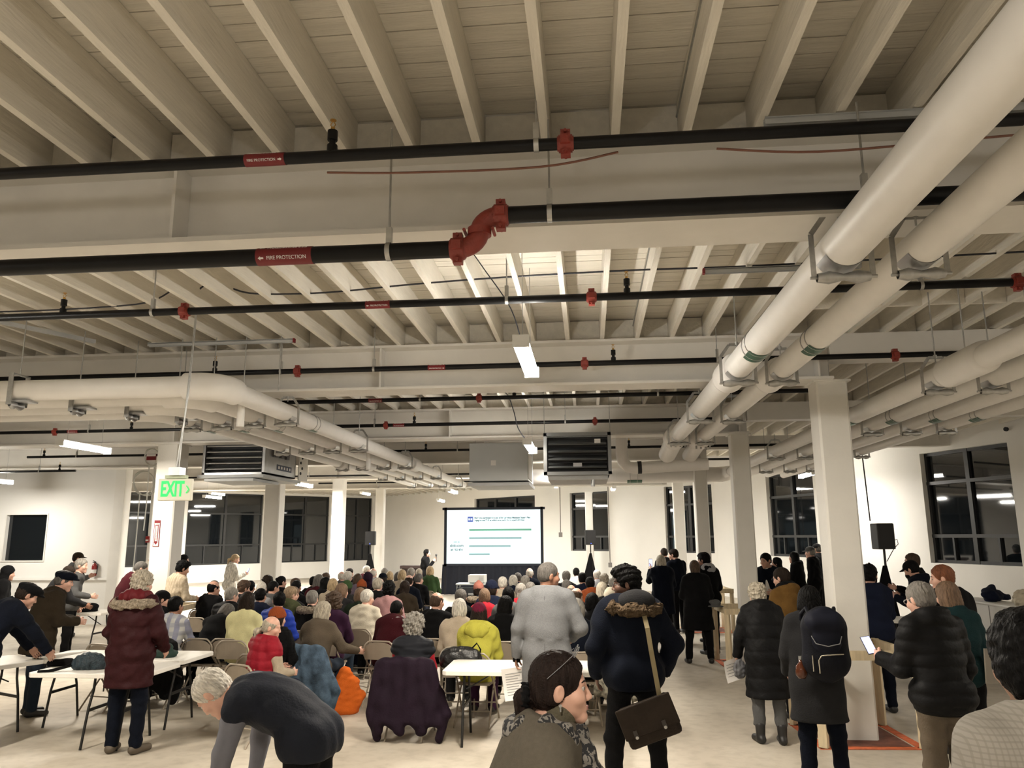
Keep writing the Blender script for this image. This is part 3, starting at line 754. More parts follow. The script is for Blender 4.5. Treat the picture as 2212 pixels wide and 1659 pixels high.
# ================================================================== FIGURE TOOLKIT (signed distance fields -> one closed mesh)
F32 = np.float32
def v3(*a): return np.array(a, dtype=float)
def nrm(a):
    a = np.asarray(a, float); return a / max(np.linalg.norm(a), 1e-9)
def rotm(ax, deg):
    return np.array(Matrix.Rotation(math.radians(deg), 3, ax))
def cap(a, b, ra, rb, k=0.03, sc=None, R=None): return ('c', v3(*a), v3(*b), ra, rb, k, sc, R)
def ell(c, r, k=0.03, R=None): return ('e', v3(*c), v3(*r), 0, 0, k, None, R)
def axes_for(lo, hi, h, fine=()):
    out = []
    for i in range(3):
        pts = [lo[i]]
        while pts[-1] < hi[i]:
            s = h
            for (flo, fhi, fh) in fine:
                if flo[i] - fh <= pts[-1] < fhi[i]: s = min(s, fh)
            pts.append(pts[-1] + s)
        out.append(np.array(pts, F32))
    return out
def pdist(pr, X, Y, Z):
    t, a, b, ra, rb, k, sc, R = pr
    px, py, pz = X - F32(a[0]), Y - F32(a[1]), Z - F32(a[2])
    if t == 'e':
        if R is not None:
            Ri = np.asarray(R).T
            px, py, pz = (Ri[0, 0] * px + Ri[0, 1] * py + Ri[0, 2] * pz, Ri[1, 0] * px + Ri[1, 1] * py + Ri[1, 2] * pz, Ri[2, 0] * px + Ri[2, 1] * py + Ri[2, 2] * pz)
        k0 = np.sqrt((px / b[0]) ** 2 + (py / b[1]) ** 2 + (pz / b[2]) ** 2)
        k1 = np.sqrt((px / b[0] ** 2) ** 2 + (py / b[1] ** 2) ** 2 + (pz / b[2] ** 2) ** 2) + 1e-6
        return (k0 * (k0 - 1) / k1).astype(F32)
    d = b - a
    mul = 1.0
    if sc is not None:
        # squash the cross-section along direction sc[0] by factor sc[1] (<1)
        n, s = nrm(sc[0]), sc[1]
        q = px * n[0] + py * n[1] + pz * n[2]; e = (1 / s - 1) * q
        px, py, pz = px + e * n[0], py + e * n[1], pz + e * n[2]
        d = d + n * ((1 / s - 1) * (d @ n)); mul = 0.5 * (1 + s)
    L2 = max(d @ d, 1e-9)
    tt = np.clip((px * d[0] + py * d[1] + pz * d[2]) / L2, 0, 1)
    return (mul * (np.sqrt((px - tt * d[0]) ** 2 + (py - tt * d[1]) ** 2 + (pz - tt * d[2]) ** 2) - (ra + tt * (rb - ra)))).astype(F32)
def pbox(pr):
    t, a, b, ra, rb, k, sc, R = pr
    if t == 'e':
        m = max(b); return a - m, a + m
    m = max(ra, rb); return np.minimum(a, b) - m, np.maximum(a, b) + m
def sdf_mesh(prims, h, sub=(), cuts=(), disp=None, fine=(), pad=0.03, post=(), postsub=()):
    prims = list(prims); post = list(post)
    lo = np.min([pbox(p)[0] for p in prims + post], 0) - pad - h; hi = np.max([pbox(p)[1] for p in prims + post], 0) + pad + h
    for (pt, n) in (() if post else cuts):
        for i in range(3):
            if n[i] > .999: hi[i] = min(hi[i], pt[i] + 3 * h)
            if n[i] < -.999: lo[i] = max(lo[i], pt[i] - 3 * h)
    ax = axes_for(lo, hi, h, fine)
    f = np.full([len(a) for a in ax], 9.0, F32)
    def block(pr, m):
        bl, bh = pbox(pr); s = []
        for i in range(3):
            i0 = int(np.searchsorted(ax[i], bl[i] - m)); i1 = int(np.searchsorted(ax[i], bh[i] + m)) + 1
            s.append(slice(max(i0 - 1, 0), max(i1, i0 + 1)))
        return tuple(s)
    def gx(s): return ax[0][s[0]][:, None, None], ax[1][s[1]][None, :, None], ax[2][s[2]][None, None, :]
    for pr in prims:
        k = pr[5]; s = block(pr, k + 3 * h + .01); d = pdist(pr, *gx(s)); g = f[s]
        if k > 0:
            hh = np.clip(0.5 + 0.5 * (g - d) / k, 0, 1); f[s] = g * (1 - hh) + d * hh - k * hh * (1 - hh)
        else: f[s] = np.minimum(g, d)
    if disp is not None:
        nb_ = np.abs(f) < 0.12
        I = np.nonzero(nb_)
        f[I] -= disp(ax[0][I[0]], ax[1][I[1]], ax[2][I[2]]).astype(F32)
    for pr in sub:
        k = pr[5]; s = block(pr, k + 3 * h + .01); d = -pdist(pr, *gx(s)); g = f[s]
        if k > 0:
            hh = np.clip(0.5 - 0.5 * (g - d) / k, 0, 1); f[s] = g * (1 - hh) + d * hh + k * hh * (1 - hh)
        else: f[s] = np.maximum(g, d)
    for (pt, n) in cuts:
        X, Y, Z = ax[0][:, None, None], ax[1][None, :, None], ax[2][None, None, :]
        np.maximum(f, ((X - pt[0]) * n[0] + (Y - pt[1]) * n[1] + (Z - pt[2]) * n[2]).astype(F32), out=f)
    if post:
        g2 = np.full_like(f, 9.0)
        for pr in post:
            k = pr[5]; s = block(pr, k + 3 * h + .01); d = pdist(pr, *gx(s)); g = g2[s]
            hh = np.clip(0.5 + 0.5 * (g - d) / .02, 0, 1); g2[s] = g * (1 - hh) + d * hh - .02 * hh * (1 - hh)
        if disp is not None:
            I = np.nonzero(np.abs(g2) < .12); g2[I] -= disp(ax[0][I[0]], ax[1][I[1]], ax[2][I[2]]).astype(F32) * .8
        for pr in postsub:
            s = block(pr, 3 * h + .01); g2[s] = np.maximum(g2[s], -pdist(pr, *gx(s)))
        k = .022; hh = np.clip(0.5 + 0.5 * (f - g2) / k, 0, 1); f = f * (1 - hh) + g2 * hh - k * hh * (1 - hh)
    return nets(f, ax)
def nets(f, ax):
    S = f < 0
    nx, ny, nz = f.shape
    c = [S[:-1, :-1, :-1], S[1:, :-1, :-1], S[:-1, 1:, :-1], S[1:, 1:, :-1], S[:-1, :-1, 1:], S[1:, :-1, 1:], S[:-1, 1:, 1:], S[1:, 1:, 1:]]
    cnt = sum(x.astype(np.int8) for x in c)
    act = (cnt > 0) & (cnt < 8)
    I, J, K = np.nonzero(act)
    n = len(I); idx = np.full(act.shape, -1, np.int32); idx[act] = np.arange(n)
    off = [(i & 1, (i >> 1) & 1, (i >> 2) & 1) for i in range(8)]
    val = np.stack([f[I + o[0], J + o[1], K + o[2]] for o in off], 1)
    P = np.zeros((n, 3)); C = np.zeros(n)
    for a in range(8):
        for d in range(3):
            if off[a][d]: continue
            b = a | (1 << d)
            va, vb = val[:, a], val[:, b]; m = (va < 0) != (vb < 0)
            t = np.where(m, va / np.where(m, va - vb, 1), 0)
            q = np.zeros((n, 3)); q[:] = off[a]; q[:, d] += t
            P[m] += q[m]; C += m
    P /= C[:, None]
    V = np.stack([ax[d][g] + P[:, d] * (ax[d][g + 1] - ax[d][g]) for d, g in enumerate((I, J, K))], 1)
    Q = []
    for d in range(3):
        s0 = [slice(1, -1)] * 3; s0[d] = slice(0, -1); s1 = list(s0); s1[d] = slice(1, None)
        A, B = S[tuple(s0)], S[tuple(s1)]
        E = np.nonzero(A != B)
        g = [E[0] + (0 if d == 0 else 1), E[1] + (0 if d == 1 else 1), E[2] + (0 if d == 2 else 1)]
        fl = A[E]
        u, w = (d + 1) % 3, (d + 2) % 3
        def cell(du, dw):
            q = [x.copy() for x in g]; q[u] = q[u] - 1 + du; q[w] = q[w] - 1 + dw
            return idx[q[0], q[1], q[2]]
        q4 = np.stack([cell(0, 0), cell(1, 0), cell(1, 1), cell(0, 1)], 1)
        q4[~fl] = q4[~fl][:, ::-1]
        Q.append(q4)
    Q = np.concatenate(Q); Q = Q[(Q >= 0).all(1)]
    return V, Q
def join(parts):
    V, Q, o = [], [], 0
    for v, q in parts: V.append(v); Q.append(q + o); o += len(v)
    return np.concatenate(V), np.concatenate(Q)
def to_mesh(name, VQ):
    V, Q = VQ
    me = bpy.data.meshes.new(name)
    me.vertices.add(len(V)); me.vertices.foreach_set('co', np.ascontiguousarray(V, F32).ravel())
    me.loops.add(len(Q) * 4); me.loops.foreach_set('vertex_index', np.ascontiguousarray(Q, np.int32).ravel())
    me.polygons.add(len(Q)); me.polygons.foreach_set('loop_start', np.arange(len(Q), dtype=np.int32) * 4)
    me.polygons.foreach_set('use_smooth', np.ones(len(Q), bool))
    me.update(calc_edges=True)
    return me
def folds(amp, f, seed=0):
    r = np.random.RandomState(seed); W = r.normal(size=(5, 3)) * f; ph = r.uniform(0, 6.28, 5)
    def g(x, y, z):
        s = 0
        for w, p in zip(W, ph): s = s + np.sin(x * w[0] + y * w[1] + z * w[2] + p)
        return amp * s / 2.2
    return g
def addd(*fs): return lambda x, y, z: sum(f(x, y, z) for f in fs)

# ---- head and hands in local coordinates (head looks to +Y, skull centre at the origin)
def head_prims(s=1.0, fem=0.0):
    S = lambda *a: tuple(q * s for q in a)
    j = 1 - .10 * fem
    P = [ell(S(0, -.012, .030), S(.076, .096, .090), .02 * s), ell(S(0, .022, -.048), S(.060 * j, .066, .062), .03 * s),
         cap(S(0, .035, -.03), S(0, .066, -.098), .050 * s * j, .024 * s, .025 * s), ell(S(0, .078, -.100), S(.020, .016, .016), .02 * s),
         cap(S(-.034, .076, .022), S(.034, .076, .022), .011 * s, .011 * s, .018 * s),
         cap(S(0, .087, .012), S(0, .1065, -.031), .0070 * s, .0095 * s, .012 * s)]
    for q in (-1, 1):
        P += [ell(S(q * .040, .062, -.028), S(.026, .026, .026), .02 * s), ell(S(q * .010, .096, -.036), S(.008, .010, .007), .008 * s),
              ell(S(q * .077, -.008, -.008), S(.010, .020, .032), .006 * s, rotm('Y', q * 8) @ rotm('X', -12))]
    P += [cap(S(-.019, .088, -.062), S(.019, .088, -.062), .0055 * s, .0055 * s, .008 * s), cap(S(-.016, .087, -.0725), S(.016, .087, -.0725), .0062 * s, .0062 * s, .008 * s)]
    B = [ell(S(q * .032, .102, .003), S(.017, .017, .009), .012 * s) for q in (-1, 1)] + [cap(S(-.02, .100, -.0672), S(.02, .100, -.0672), .0028 * s, .0028 * s, .004 * s)]
    B += [ell(S(q * .088, .004, -.006), S(.006, .012, .020), .006 * s) for q in (-1, 1)]
    return P, B
def xf(pr, M, t):
    ty, a, b, ra, rb, k, sc, R = pr
    M = np.asarray(M)
    if ty == 'e': return (ty, M @ a + t, b, 0, 0, k, None, M if R is None else M @ R)
    return (ty, M @ a + t, M @ b + t, ra, rb, k, None if sc is None else (M @ np.asarray(sc[0]), sc[1]), R)
def hand_prims(curl=0.4):
    """right hand hanging: wrist at origin, fingers towards -Z, palm facing -X (thumb to +Y)"""
    P = [ell((0, 0, -.045), (.014, .040, .046), .012), cap((0, 0, .03), (0, 0, -.02), .024, .023, .012)]
    L = [.070, .078, .072, .056]
    for i in range(4):
        y = .029 - .0195 * i; a = v3(0, y, -.083); d1 = curl * 55; d2 = curl * 115
        p1 = a + v3(-math.sin(math.radians(d1)), 0, -math.cos(math.radians(d1))) * L[i] * .52
        p2 = p1 + v3(-math.sin(math.radians(d2)), 0, -math.cos(math.radians(d2))) * L[i] * .50
        P += [cap(a + v3(0, 0, .012), p1, .0090, .0082, .004), cap(p1, p2, .0082, .0068, .003)]
    t1 = v3(-.012 - .012 * curl, .050, -.058); t2 = t1 + v3(-.012 - .012 * curl, .006 - .014 * curl, -.030)
    P += [cap((-.006, .026, -.020), t1, .014, .0105, .012), cap(t1, t2, .0105, .0080, .004)]
    return P
HANDS = {}
def hand_mesh(curl, h):
    key = (curl, h)
    if key not in HANDS: HANDS[key] = sdf_mesh(hand_prims(curl), h, pad=.01)
    return HANDS[key]

# ---- hair in head coordinates
def hair_mesh(kind, h=.008, seed=0, s=1.0):
    base = ell((0, -.016, .036), (.086, .106, .096), .02)
    face = ell((0, .125, -.045), (.100, .108, .116), .012)
    wave = folds(.0035, 170, seed)
    streak = lambda x, y, z: .0030 * np.sin(np.arctan2(x, -y) * 26 + 9 * np.sin(z * 23 + seed)) + .002 * np.sin(np.arctan2(x, -y) * 57 + z * 40)
    sub, cuts, P, D = [face], [], [base], addd(streak)
    ear = [ell((q * .094, .006, -.014), (.022, .026, .040), .006) for q in (-1, 1)]
    if kind == 'short':
        P = [base, ell((0, -.040, -.018), (.076, .072, .062), .02)]; sub += ear + [ell((0, -.03, -.115), (.12, .12, .05), .01)]
    elif kind == 'crop':
        P = [ell((0, -.014, .033), (.0795, .1005, .0935), .02), ell((0, -.040, -.012), (.072, .069, .058), .02)]; sub += ear + [ell((0, -.03, -.11), (.12, .12, .05), .01)]; D = folds(.0012, 220, seed)
    elif kind == 'fringe':      # bald on top
        P = [ell((0, -.014, .026), (.0815, .1025, .085), .02), ell((0, -.042, -.018), (.074, .068, .058), .02)]; sub += ear + [ell((0, .012, .105), (.085, .098, .085), .01), ell((0, -.03, -.115), (.12, .12, .05), .01)]
    elif kind == 'thick':
        P = [ell((0, -.014, .045), (.094, .112, .104), .02), ell((0, .05, .098), (.06, .055, .035), .03), ell((0, -.045, -.018), (.080, .072, .066), .02)]; sub += ear + [ell((0, -.03, -.118), (.12, .12, .05), .01)]; D = addd(folds(.006, 95, seed), wave)
    elif kind == 'bob':
        P = [base, ell((0, -.028, -.03), (.096, .092, .105), .03)]; sub += [ell((0, .10, -.06), (.066, .085, .14), .01)]; cuts = [((0, 0, -.13), (0, 0, -1.0))]
    elif kind == 'lob':
        P = [ell((0, -.016, .038), (.09, .108, .098), .02), ell((0, -.034, -.05), (.105, .088, .15), .03)]; sub += [ell((0, .10, -.06), (.064, .085, .2), .01)]; cuts = [((0, 0, -.19), (0, 0, -1.0))]
    elif kind == 'long':
        P = [base, cap((0, -.035, .0), (0, -.085, -.25), .088, .070, .03, sc=((0, 1, 0), .75)), cap((0, -.08, -.22), (0, -.085, -.36), .070, .03, .03, sc=((0, 1, 0), .6))]; sub += [ell((0, .10, -.06), (.066, .085, .2), .01)]
    elif kind == 'curly':
        P = [ell((0, -.022, .042), (.108, .118, .108), .03), ell((0, -.035, -.035), (.104, .088, .085), .03)]; D = addd(folds(.011, 75, seed), folds(.006, 190, seed + 1)); sub += [ell((0, .10, -.06), (.060, .075, .12), .01)]
    elif kind == 'curlyshort':
        P = [ell((0, -.018, .044), (.098, .112, .104), .03), ell((0, -.04, -.03), (.088, .080, .075), .03)]; D = addd(folds(.008, 85, seed), folds(.004, 200, seed + 1)); sub += [ell((0, .10, -.06), (.066, .08, .12), .01)]
    elif kind == 'pony':
        P = [ell((0, -.014, .034), (.081, .102, .094), .02), ell((0, -.040, -.02), (.076, .070, .064), .02), cap((0, -.10, .0), (0, -.150, -.045), .024, .032, .02), cap((0, -.150, -.045), (0, -.140, -.17), .032, .016, .02)]; sub += ear + [ell((0, -.0, -.115), (.12, .10, .05), .01)]
    elif kind == 'bun':
        P = [ell((0, -.014, .034), (.081, .102, .094), .02), ell((0, -.040, -.02), (.076, .070, .064), .02), ell((0, -.115, .05), (.036, .036, .036), .012)]; sub += ear + [ell((0, -.0, -.115), (.12, .10, .05), .01)]
    elif kind == 'beanie':
        P = [ell((0, -.014, .045), (.092, .112, .105), .02)]; sub = []; cuts = [((0, .0, .012), nrm((0, .22, -1.0)))]
        D = lambda x, y, z: .003 * np.sin(np.arctan2(x, -y) * 34) + .006 * ((z - .3 * y) < .045)
    elif kind == 'cone':
        P = [ell((0, -.014, .045), (.090, .108, .10), .02), cap((0, -.02, .10), (0, -.03, .165), .07, .015, .04)]; sub = []; cuts = [((0, .0, .0), nrm((0, .22, -1.0)))]
        D = lambda x, y, z: .003 * np.sin(np.arctan2(x, -y) * 30) + .005 * ((z - .3 * y) < .04)
    elif kind == 'cap':
        P = [ell((0, -.012, .045), (.088, .108, .088), .02), cap((-.045, .10, .035), (.045, .10, .035), .022, .022, .03, sc=((0, 0, 1), .3)), ell((0, .125, .030), (.062, .055, .010), .02)]; sub = []; cuts = [((0, 0, .018), nrm((0, .05, -1.0)))]; D = None
    elif kind == 'flatcap':
        P = [ell((0, .0, .075), (.100, .130, .050), .03), ell((0, .115, .045), (.070, .045, .012), .02), ell((0, -.012, .045), (.088, .108, .070), .02)]; sub = []; cuts = [((0, 0, .018), nrm((0, .10, -1.0)))]; D = folds(.003, 40, seed)
    elif kind == 'scarfhead':   # head covering
        P = [ell((0, -.016, .036), (.090, .112, .102), .03), cap((0, -.03, -.02), (0, -.06, -.17), .092, .12, .04, sc=((0, 1, 0), .8))]; D = folds(.004, 45, seed); sub = [ell((0, .128, -.03), (.064, .084, .088), .01)]
    elif kind == 'hoodup':
        P = [ell((0, -.025, .03), (.105, .125, .12), .03), cap((0, -.03, -.06), (0, -.05, -.17), .10, .11, .04)]; D = folds(.004, 35, seed); sub = [ell((0, .13, -.02), (.072, .10, .10), .01)]
    V, Q = sdf_mesh(P, h, sub, cuts, D, pad=.02)
    return V * s, Q
HAIRS = {}
def get_hair(kind, h=.009, seed=0, s=1.0):
    k = (kind, h, seed, s)
    if k not in HAIRS: HAIRS[k] = to_mesh('hair', hair_mesh(kind, h, seed, s))
    return HAIRS[k]

# ---- skeleton
class Fig:
    """joints of a figure of height 1.70 (scaled later); origin on the floor under the pelvis, facing +Y"""
    def __init__(s, seat=False, lean=0, bend=8, side=0, twist=0, head=(0, 8, 0), arms=None, legs=None, build=1.0, sh=1.0, pz=None, head_s=1.0, fem=0.0, neck=.095):
        s.build, s.seat, s.head_s, s.fem = build, seat, head_s, fem
        pz = pz if pz is not None else (0.565 if seat else 0.95)
        s.pel = v3(0, 0, pz)
        L = [0.13, 0.13, 0.12, 0.115]; p = s.pel.copy(); s.sp = [p]
        for i, l in enumerate(L):
            a = math.radians(lean + bend * (i + .5)); b_ = math.radians(side)
            d = v3(math.sin(b_), math.sin(a) * math.cos(b_), math.cos(a) * math.cos(b_)); p = p + d * l; s.sp.append(p)
        s.ang = lean + bend * 4
        Tz = rotm('Z', -twist)
        s.TR = Tz @ rotm('X', -(lean + bend * 3.2)) @ rotm('Y', side)       # torso frame
        s.neck = s.sp[4]
        hp = head[1] + s.ang * .0
        na = math.radians(s.ang * .75 + head[1] * .45)
        s.HR = rotm('Z', -head[0]) @ rotm('X', -head[1]) @ rotm('Y', head[2])
        s.hc = s.neck + v3(0, math.sin(na), math.cos(na)) * neck * head_s + s.HR @ v3(0, .022, .050) * head_s
        s.shj = {}; s.elb = {}; s.wri = {}; s.hdir = {}
        W = .172 * sh
        for q, n in ((-1, 'L'), (1, 'R')):
            s.shj[n] = s.sp[4] + s.TR @ v3(q * W, -.005, -.055)
            up, fo = (arms or {}).get(n, ((.14, .02, -1), (.02, .22, -1)))
            # arm directions in the figure frame; x is outward
            f = lambda d: nrm(rotm('Z', -twist) @ v3(q * d[0], d[1], d[2]))
            s.elb[n] = s.shj[n] + f(up) * .285; s.wri[n] = s.elb[n] + f(fo) * .245; s.hdir[n] = f(fo)
        s.hip = {}; s.kne = {}; s.ank = {}
        for q, n in ((-1, 'L'), (1, 'R')):
            s.hip[n] = s.pel + v3(q * .088, 0, -.045)
            th, shk = (legs or {}).get(n, ((.06, 1.0, .0), (.0, -.08, -1)) if seat else ((.02, .03, -1), (.0, -.05, -1)))
            s.kne[n] = s.hip[n] + nrm(v3(q * th[0], th[1], th[2])) * .43; s.ank[n] = s.kne[n] + nrm(v3(q * shk[0], shk[1], shk[2])) * .40
        dz = .085 - min(s.ank['L'][2], s.ank['R'][2])
        if not seat:
            for d in (s.shj, s.elb, s.wri, s.hip, s.kne, s.ank):
                for n in d: d[n] = d[n] + v3(0, 0, dz)
            s.pel = s.pel + v3(0, 0, dz); s.sp = [p + v3(0, 0, dz) for p in s.sp]; s.neck = s.sp[4]; s.hc = s.hc + v3(0, 0, dz)
    def body(s, h, hh, hand=.4, hands_h=.007, fine_head=True):
        P = s.torso(0.0, arms_t=0.0)
        P += [cap(s.neck - v3(0, 0, .03), s.hc + s.HR @ v3(0, -.03, -.055) * s.head_s, .058, .050 - .006 * s.fem, .03)]
        for n in 'LR':
            P += [cap(s.hip[n], s.kne[n], .085, .055, .04), cap(s.kne[n], s.ank[n], .054, .036, .02)]
            P += [cap(s.ank[n] + v3(0, -.02, -.02), s.ank[n] + v3(0, .10, -.052), .030, .020, .02)]
        hp, hb = head_prims(s.head_s, s.fem)
        Q_ = [xf(p, s.HR, s.hc) for p in hp] + [cap(s.neck - v3(0, 0, .01), s.hc + s.HR @ v3(0, -.03, -.055) * s.head_s, .056, .050 - .006 * s.fem, .03)]
        B = [xf(p, s.HR, s.hc) for p in hb]
        # trunk and limbs on a coarse grid, head and neck on a fine one; they merge inside the collar
        parts = [sdf_mesh(P, max(.021, h * 1.5)), sdf_mesh(Q_, hh, B)]
        for n in 'LR':
            V, Q = hand_mesh(hand if not isinstance(hand, dict) else hand[n], hands_h)
            V = V.copy()
            if n == 'L': V[:, 0] *= -1; Q = Q[:, ::-1]
            d = s.hdir[n]; z = -d; ref = v3(0, 1, 0) if abs(d[1]) < .8 else v3(0, 0, 1)
            x = nrm(np.cross(ref, z)); y = np.cross(z, x)
            R = np.stack([x, y, z], 1)
            parts.append((V @ R.T + s.wri[n] + d * .0, Q))
        return join(parts)
    def torso(s, t, arms_t=None, short=0.0):
        b = s.build; fwd = s.TR @ v3(0, 1, 0)
        sc = (fwd, .70)
        P = [cap(s.pel + v3(-.065 * b, 0, 0), s.pel + v3(.065 * b, 0, 0), .108 * b + t, .108 * b + t, .05),
             cap(s.sp[1], s.sp[2], .145 * b + t, .155 * b + t, .05, sc=sc), cap(s.sp[2], s.sp[3], .155 * b + t, .150 * b + t, .05, sc=sc),
             cap(s.shj['L'] * .62 + s.shj['R'] * .38 + v3(0, 0, .0), s.shj['R'] * .62 + s.shj['L'] * .38, .088 + t, .088 + t, .05),
             cap(s.neck - s.TR @ v3(0, 0, .085), s.neck - s.TR @ v3(0, 0, .02), .10 + t * .8, .060 + t * .5, .04)]
        for n in 'LR':
            a = t if arms_t is None else arms_t
            P += [cap(s.shj[n] * .9 + s.sp[3] * .1, s.elb[n], .058 + a, .043 + a, .045), cap(s.elb[n], s.wri[n], .043 + a, .029 + a * .85, .02)]
        return P
    def jacket(s, h, t=.022, hem=.10, flare=0.0, disp=None, collar=True, sleeves=True, hood=False, coat=None, neck_cut=.055, vest=False):
        P = s.torso(t, t * .8); post = [] if vest else P[5:]
        if not vest: P = P[:5] + [cap(s.shj[n] * .9 + s.sp[3] * .1, s.shj[n] * .62 + s.elb[n] * .38, .058 + t * .8, .050 + t * .8, .045) for n in 'LR']
        if vest: P = P[:5] + [cap(s.shj[n] * .9 + s.sp[3] * .1, s.shj[n] * .8 + s.elb[n] * .2, .062 + t, .05 + t, .045) for n in 'LR']
        dn = -(s.TR @ v3(0, 0, 1)) if not s.seat else v3(0, 0, -1)
        if coat is None:
            P += [cap(s.pel + v3(-.068 * s.build, 0, -.02), s.pel + v3(.068 * s.build, 0, -.02), .113 * s.build + t, .113 * s.build + t, .05)]
            if flare: P += [cap(s.pel, s.pel + v3(0, 0, -hem), .165 + t, .175 + t + flare, .05, sc=((0, 1, 0), .72))]
            cuts = [(s.pel + v3(0, 0, -hem), (0, 0, -1.0))]
        else:     # long coat down to z = coat
            zc = coat; x = s.pel
            P += [cap(s.sp[2], v3(x[0], x[1], zc), .158 * s.build + t, .205 * s.build + t + flare, .08, sc=((0, 1, 0), .78))]
            for n in 'LR': P += [cap(s.hip[n], s.kne[n], .09 + t, .07 + t, .06)]
            cuts = [(v3(0, 0, zc), (0, 0, -1.0))]
        if collar:
            c = s.neck + s.TR @ v3(0, .0, .012)
            P += [cap(c + s.TR @ v3(0, -.02, -.02), c + s.TR @ v3(0, -.022, .045), .074 + t * .3, .066 + t * .3, .015)]
        if hood:
            c = s.neck + s.TR @ v3(0, -.075, .01)
            P += [ell(c, (.125, .085, .075), .05, s.TR), cap(c + s.TR @ v3(-.10, .05, -.0), c + s.TR @ v3(-.06, .13, -.04), .04, .03, .03), cap(c + s.TR @ v3(.10, .05, 0), c + s.TR @ v3(.06, .13, -.04), .04, .03, .03)]
        sub = [cap(s.neck + s.TR @ v3(0, .010, -.012), s.hc + s.HR @ v3(0, -.01, .0), .060, .118, .01)]
        if not sleeves: pass
        upv = s.TR @ v3(0, 0, 1)
        cuts = list(cuts) + [(s.neck + upv * (.075 if hood else .058), tuple(upv))]
        ps = [] if vest else [cap(s.wri[n] + s.hdir[n] * .085, s.wri[n] + s.hdir[n] * .15, .085, .085, .0) for n in 'LR']
        return sdf_mesh(P, h, sub, cuts, disp, post=post, postsub=ps)
    def trousers(s, h, t=.014, wide=0.0, disp=None, top=True, cuff=.055):
        P = []
        if top: P += [cap(s.pel + v3(-.066 * s.build, 0, -.01), s.pel + v3(.066 * s.build, 0, -.01), .110 * s.build + t, .110 * s.build + t, .04)]
        for n in 'LR':
            P += [cap(s.hip[n], s.kne[n], .090 + t, .060 + t + wide * .5, .04), cap(s.kne[n], s.ank[n] + v3(0, 0, -.03), .058 + t + wide * .5, .045 + t + wide, .03)]
        cuts = [(s.pel + v3(0, 0, .10), (0, 0, 1.0)), (v3(0, 0, cuff), (0, 0, -1.0))]
        return sdf_mesh(P, h, [], cuts, disp)
    def shoe(s, n, h=.012, boot=False, rot=0):
        a = s.ank[n]; f = rotm('Z', -rot) @ v3(0, 1, 0)
        if abs(a[2] - .085) > .06: tilt = v3(0, 0, 0)
        z0 = a[2] - .085
        P = [cap(v3(a[0], a[1], z0) + v3(0, 0, .045) - f * .035, v3(a[0], a[1], z0) + f * .15 + v3(0, 0, .032), .043, .037, .02), cap(v3(a[0], a[1], z0) + v3(0, 0, .04), a + v3(0, 0, .03 if not boot else .10), .046, .045 if not boot else .055, .02)]
        return sdf_mesh(P, h, [], [(v3(0, 0, z0), (0, 0, -1.0))])
def HM(fig):
    M = Matrix([list(r) for r in fig.HR]).to_4x4(); M.translation = Vector(fig.hc); return M

ARM = {'down': ((.13, .02, -1), (.02, .20, -1)), 'lap': ((.16, .30, -1), (-.25, 1, -.12)), 'phone': ((.18, .25, -1), (-.35, 1, .35)), 'raise': ((.20, .75, -.75), (-.25, .55, 1)),
       'pocket': ((.42, -.12, -1), (-.28, .30, -1)), 'table': ((.12, .55, -1), (-.05, 1, -.45)), 'cross': ((.22, .25, -1), (-1, .55, .12)), 'hold': ((.22, .12, -1), (-.35, 1, -.15)), 'reach': ((.10, .8, -1), (0, .75, -1)),
       'back': ((.25, -.30, -1), (-.4, .2, -1))}
def arms(l='down', r='down'): return {'L': ARM[l] if isinstance(l, str) else l, 'R': ARM[r] if isinstance(r, str) else r}
WALK = {'L': ((.0, .22, -1), (0, -.12, -1)), 'R': ((.0, -.12, -1), (0, -.32, -1))}
WIDE = {'L': ((.16, .02, -1), (.08, -.05, -1)), 'R': ((.16, .02, -1), (.08, -.05, -1))}

# ---- colours
SK = {'pale': mat('skin_pale', (.62, .36, .27), .5, var=.10, scale=18), 'mid': mat('skin_mid', (.50, .28, .20), .5, var=.10, scale=18), 'tan': mat('skin_tan', (.33, .165, .105), .5, var=.12, scale=18), 'dark': mat('skin_dark', (.13, .062, .04), .5, var=.1, scale=18)}
def hairmat(n, c): return mat('hair_' + n, c, .55, var=.45, scale=38, bump=.55, bscale=70, stretch=(1.6, 1.6, .35), spec=.08 if c[0] < .03 else .22)
HC = {n: hairmat(n, c) for n, c in dict(black=(.0042, .004, .004), dark=(.020, .0135, .010), brown=(.07, .042, .026), lbrown=(.16, .10, .062), grey=(.26, .24, .21), dgrey=(.11, .10, .09), white=(.62, .58, .51), blond=(.42, .31, .18), sand=(.28, .20, .125), bgrey=(.40, .355, .28), red=(.17, .06, .025), pepper=(.20, .185, .165)).items()}
def cloth(n, c, rough=.9, bump=.25, bs=90, var=.12, sc=9): return mat('cloth_' + n, c, rough, var=var, scale=sc, bump=bump, bscale=bs, spec=.06, sheen=.02)
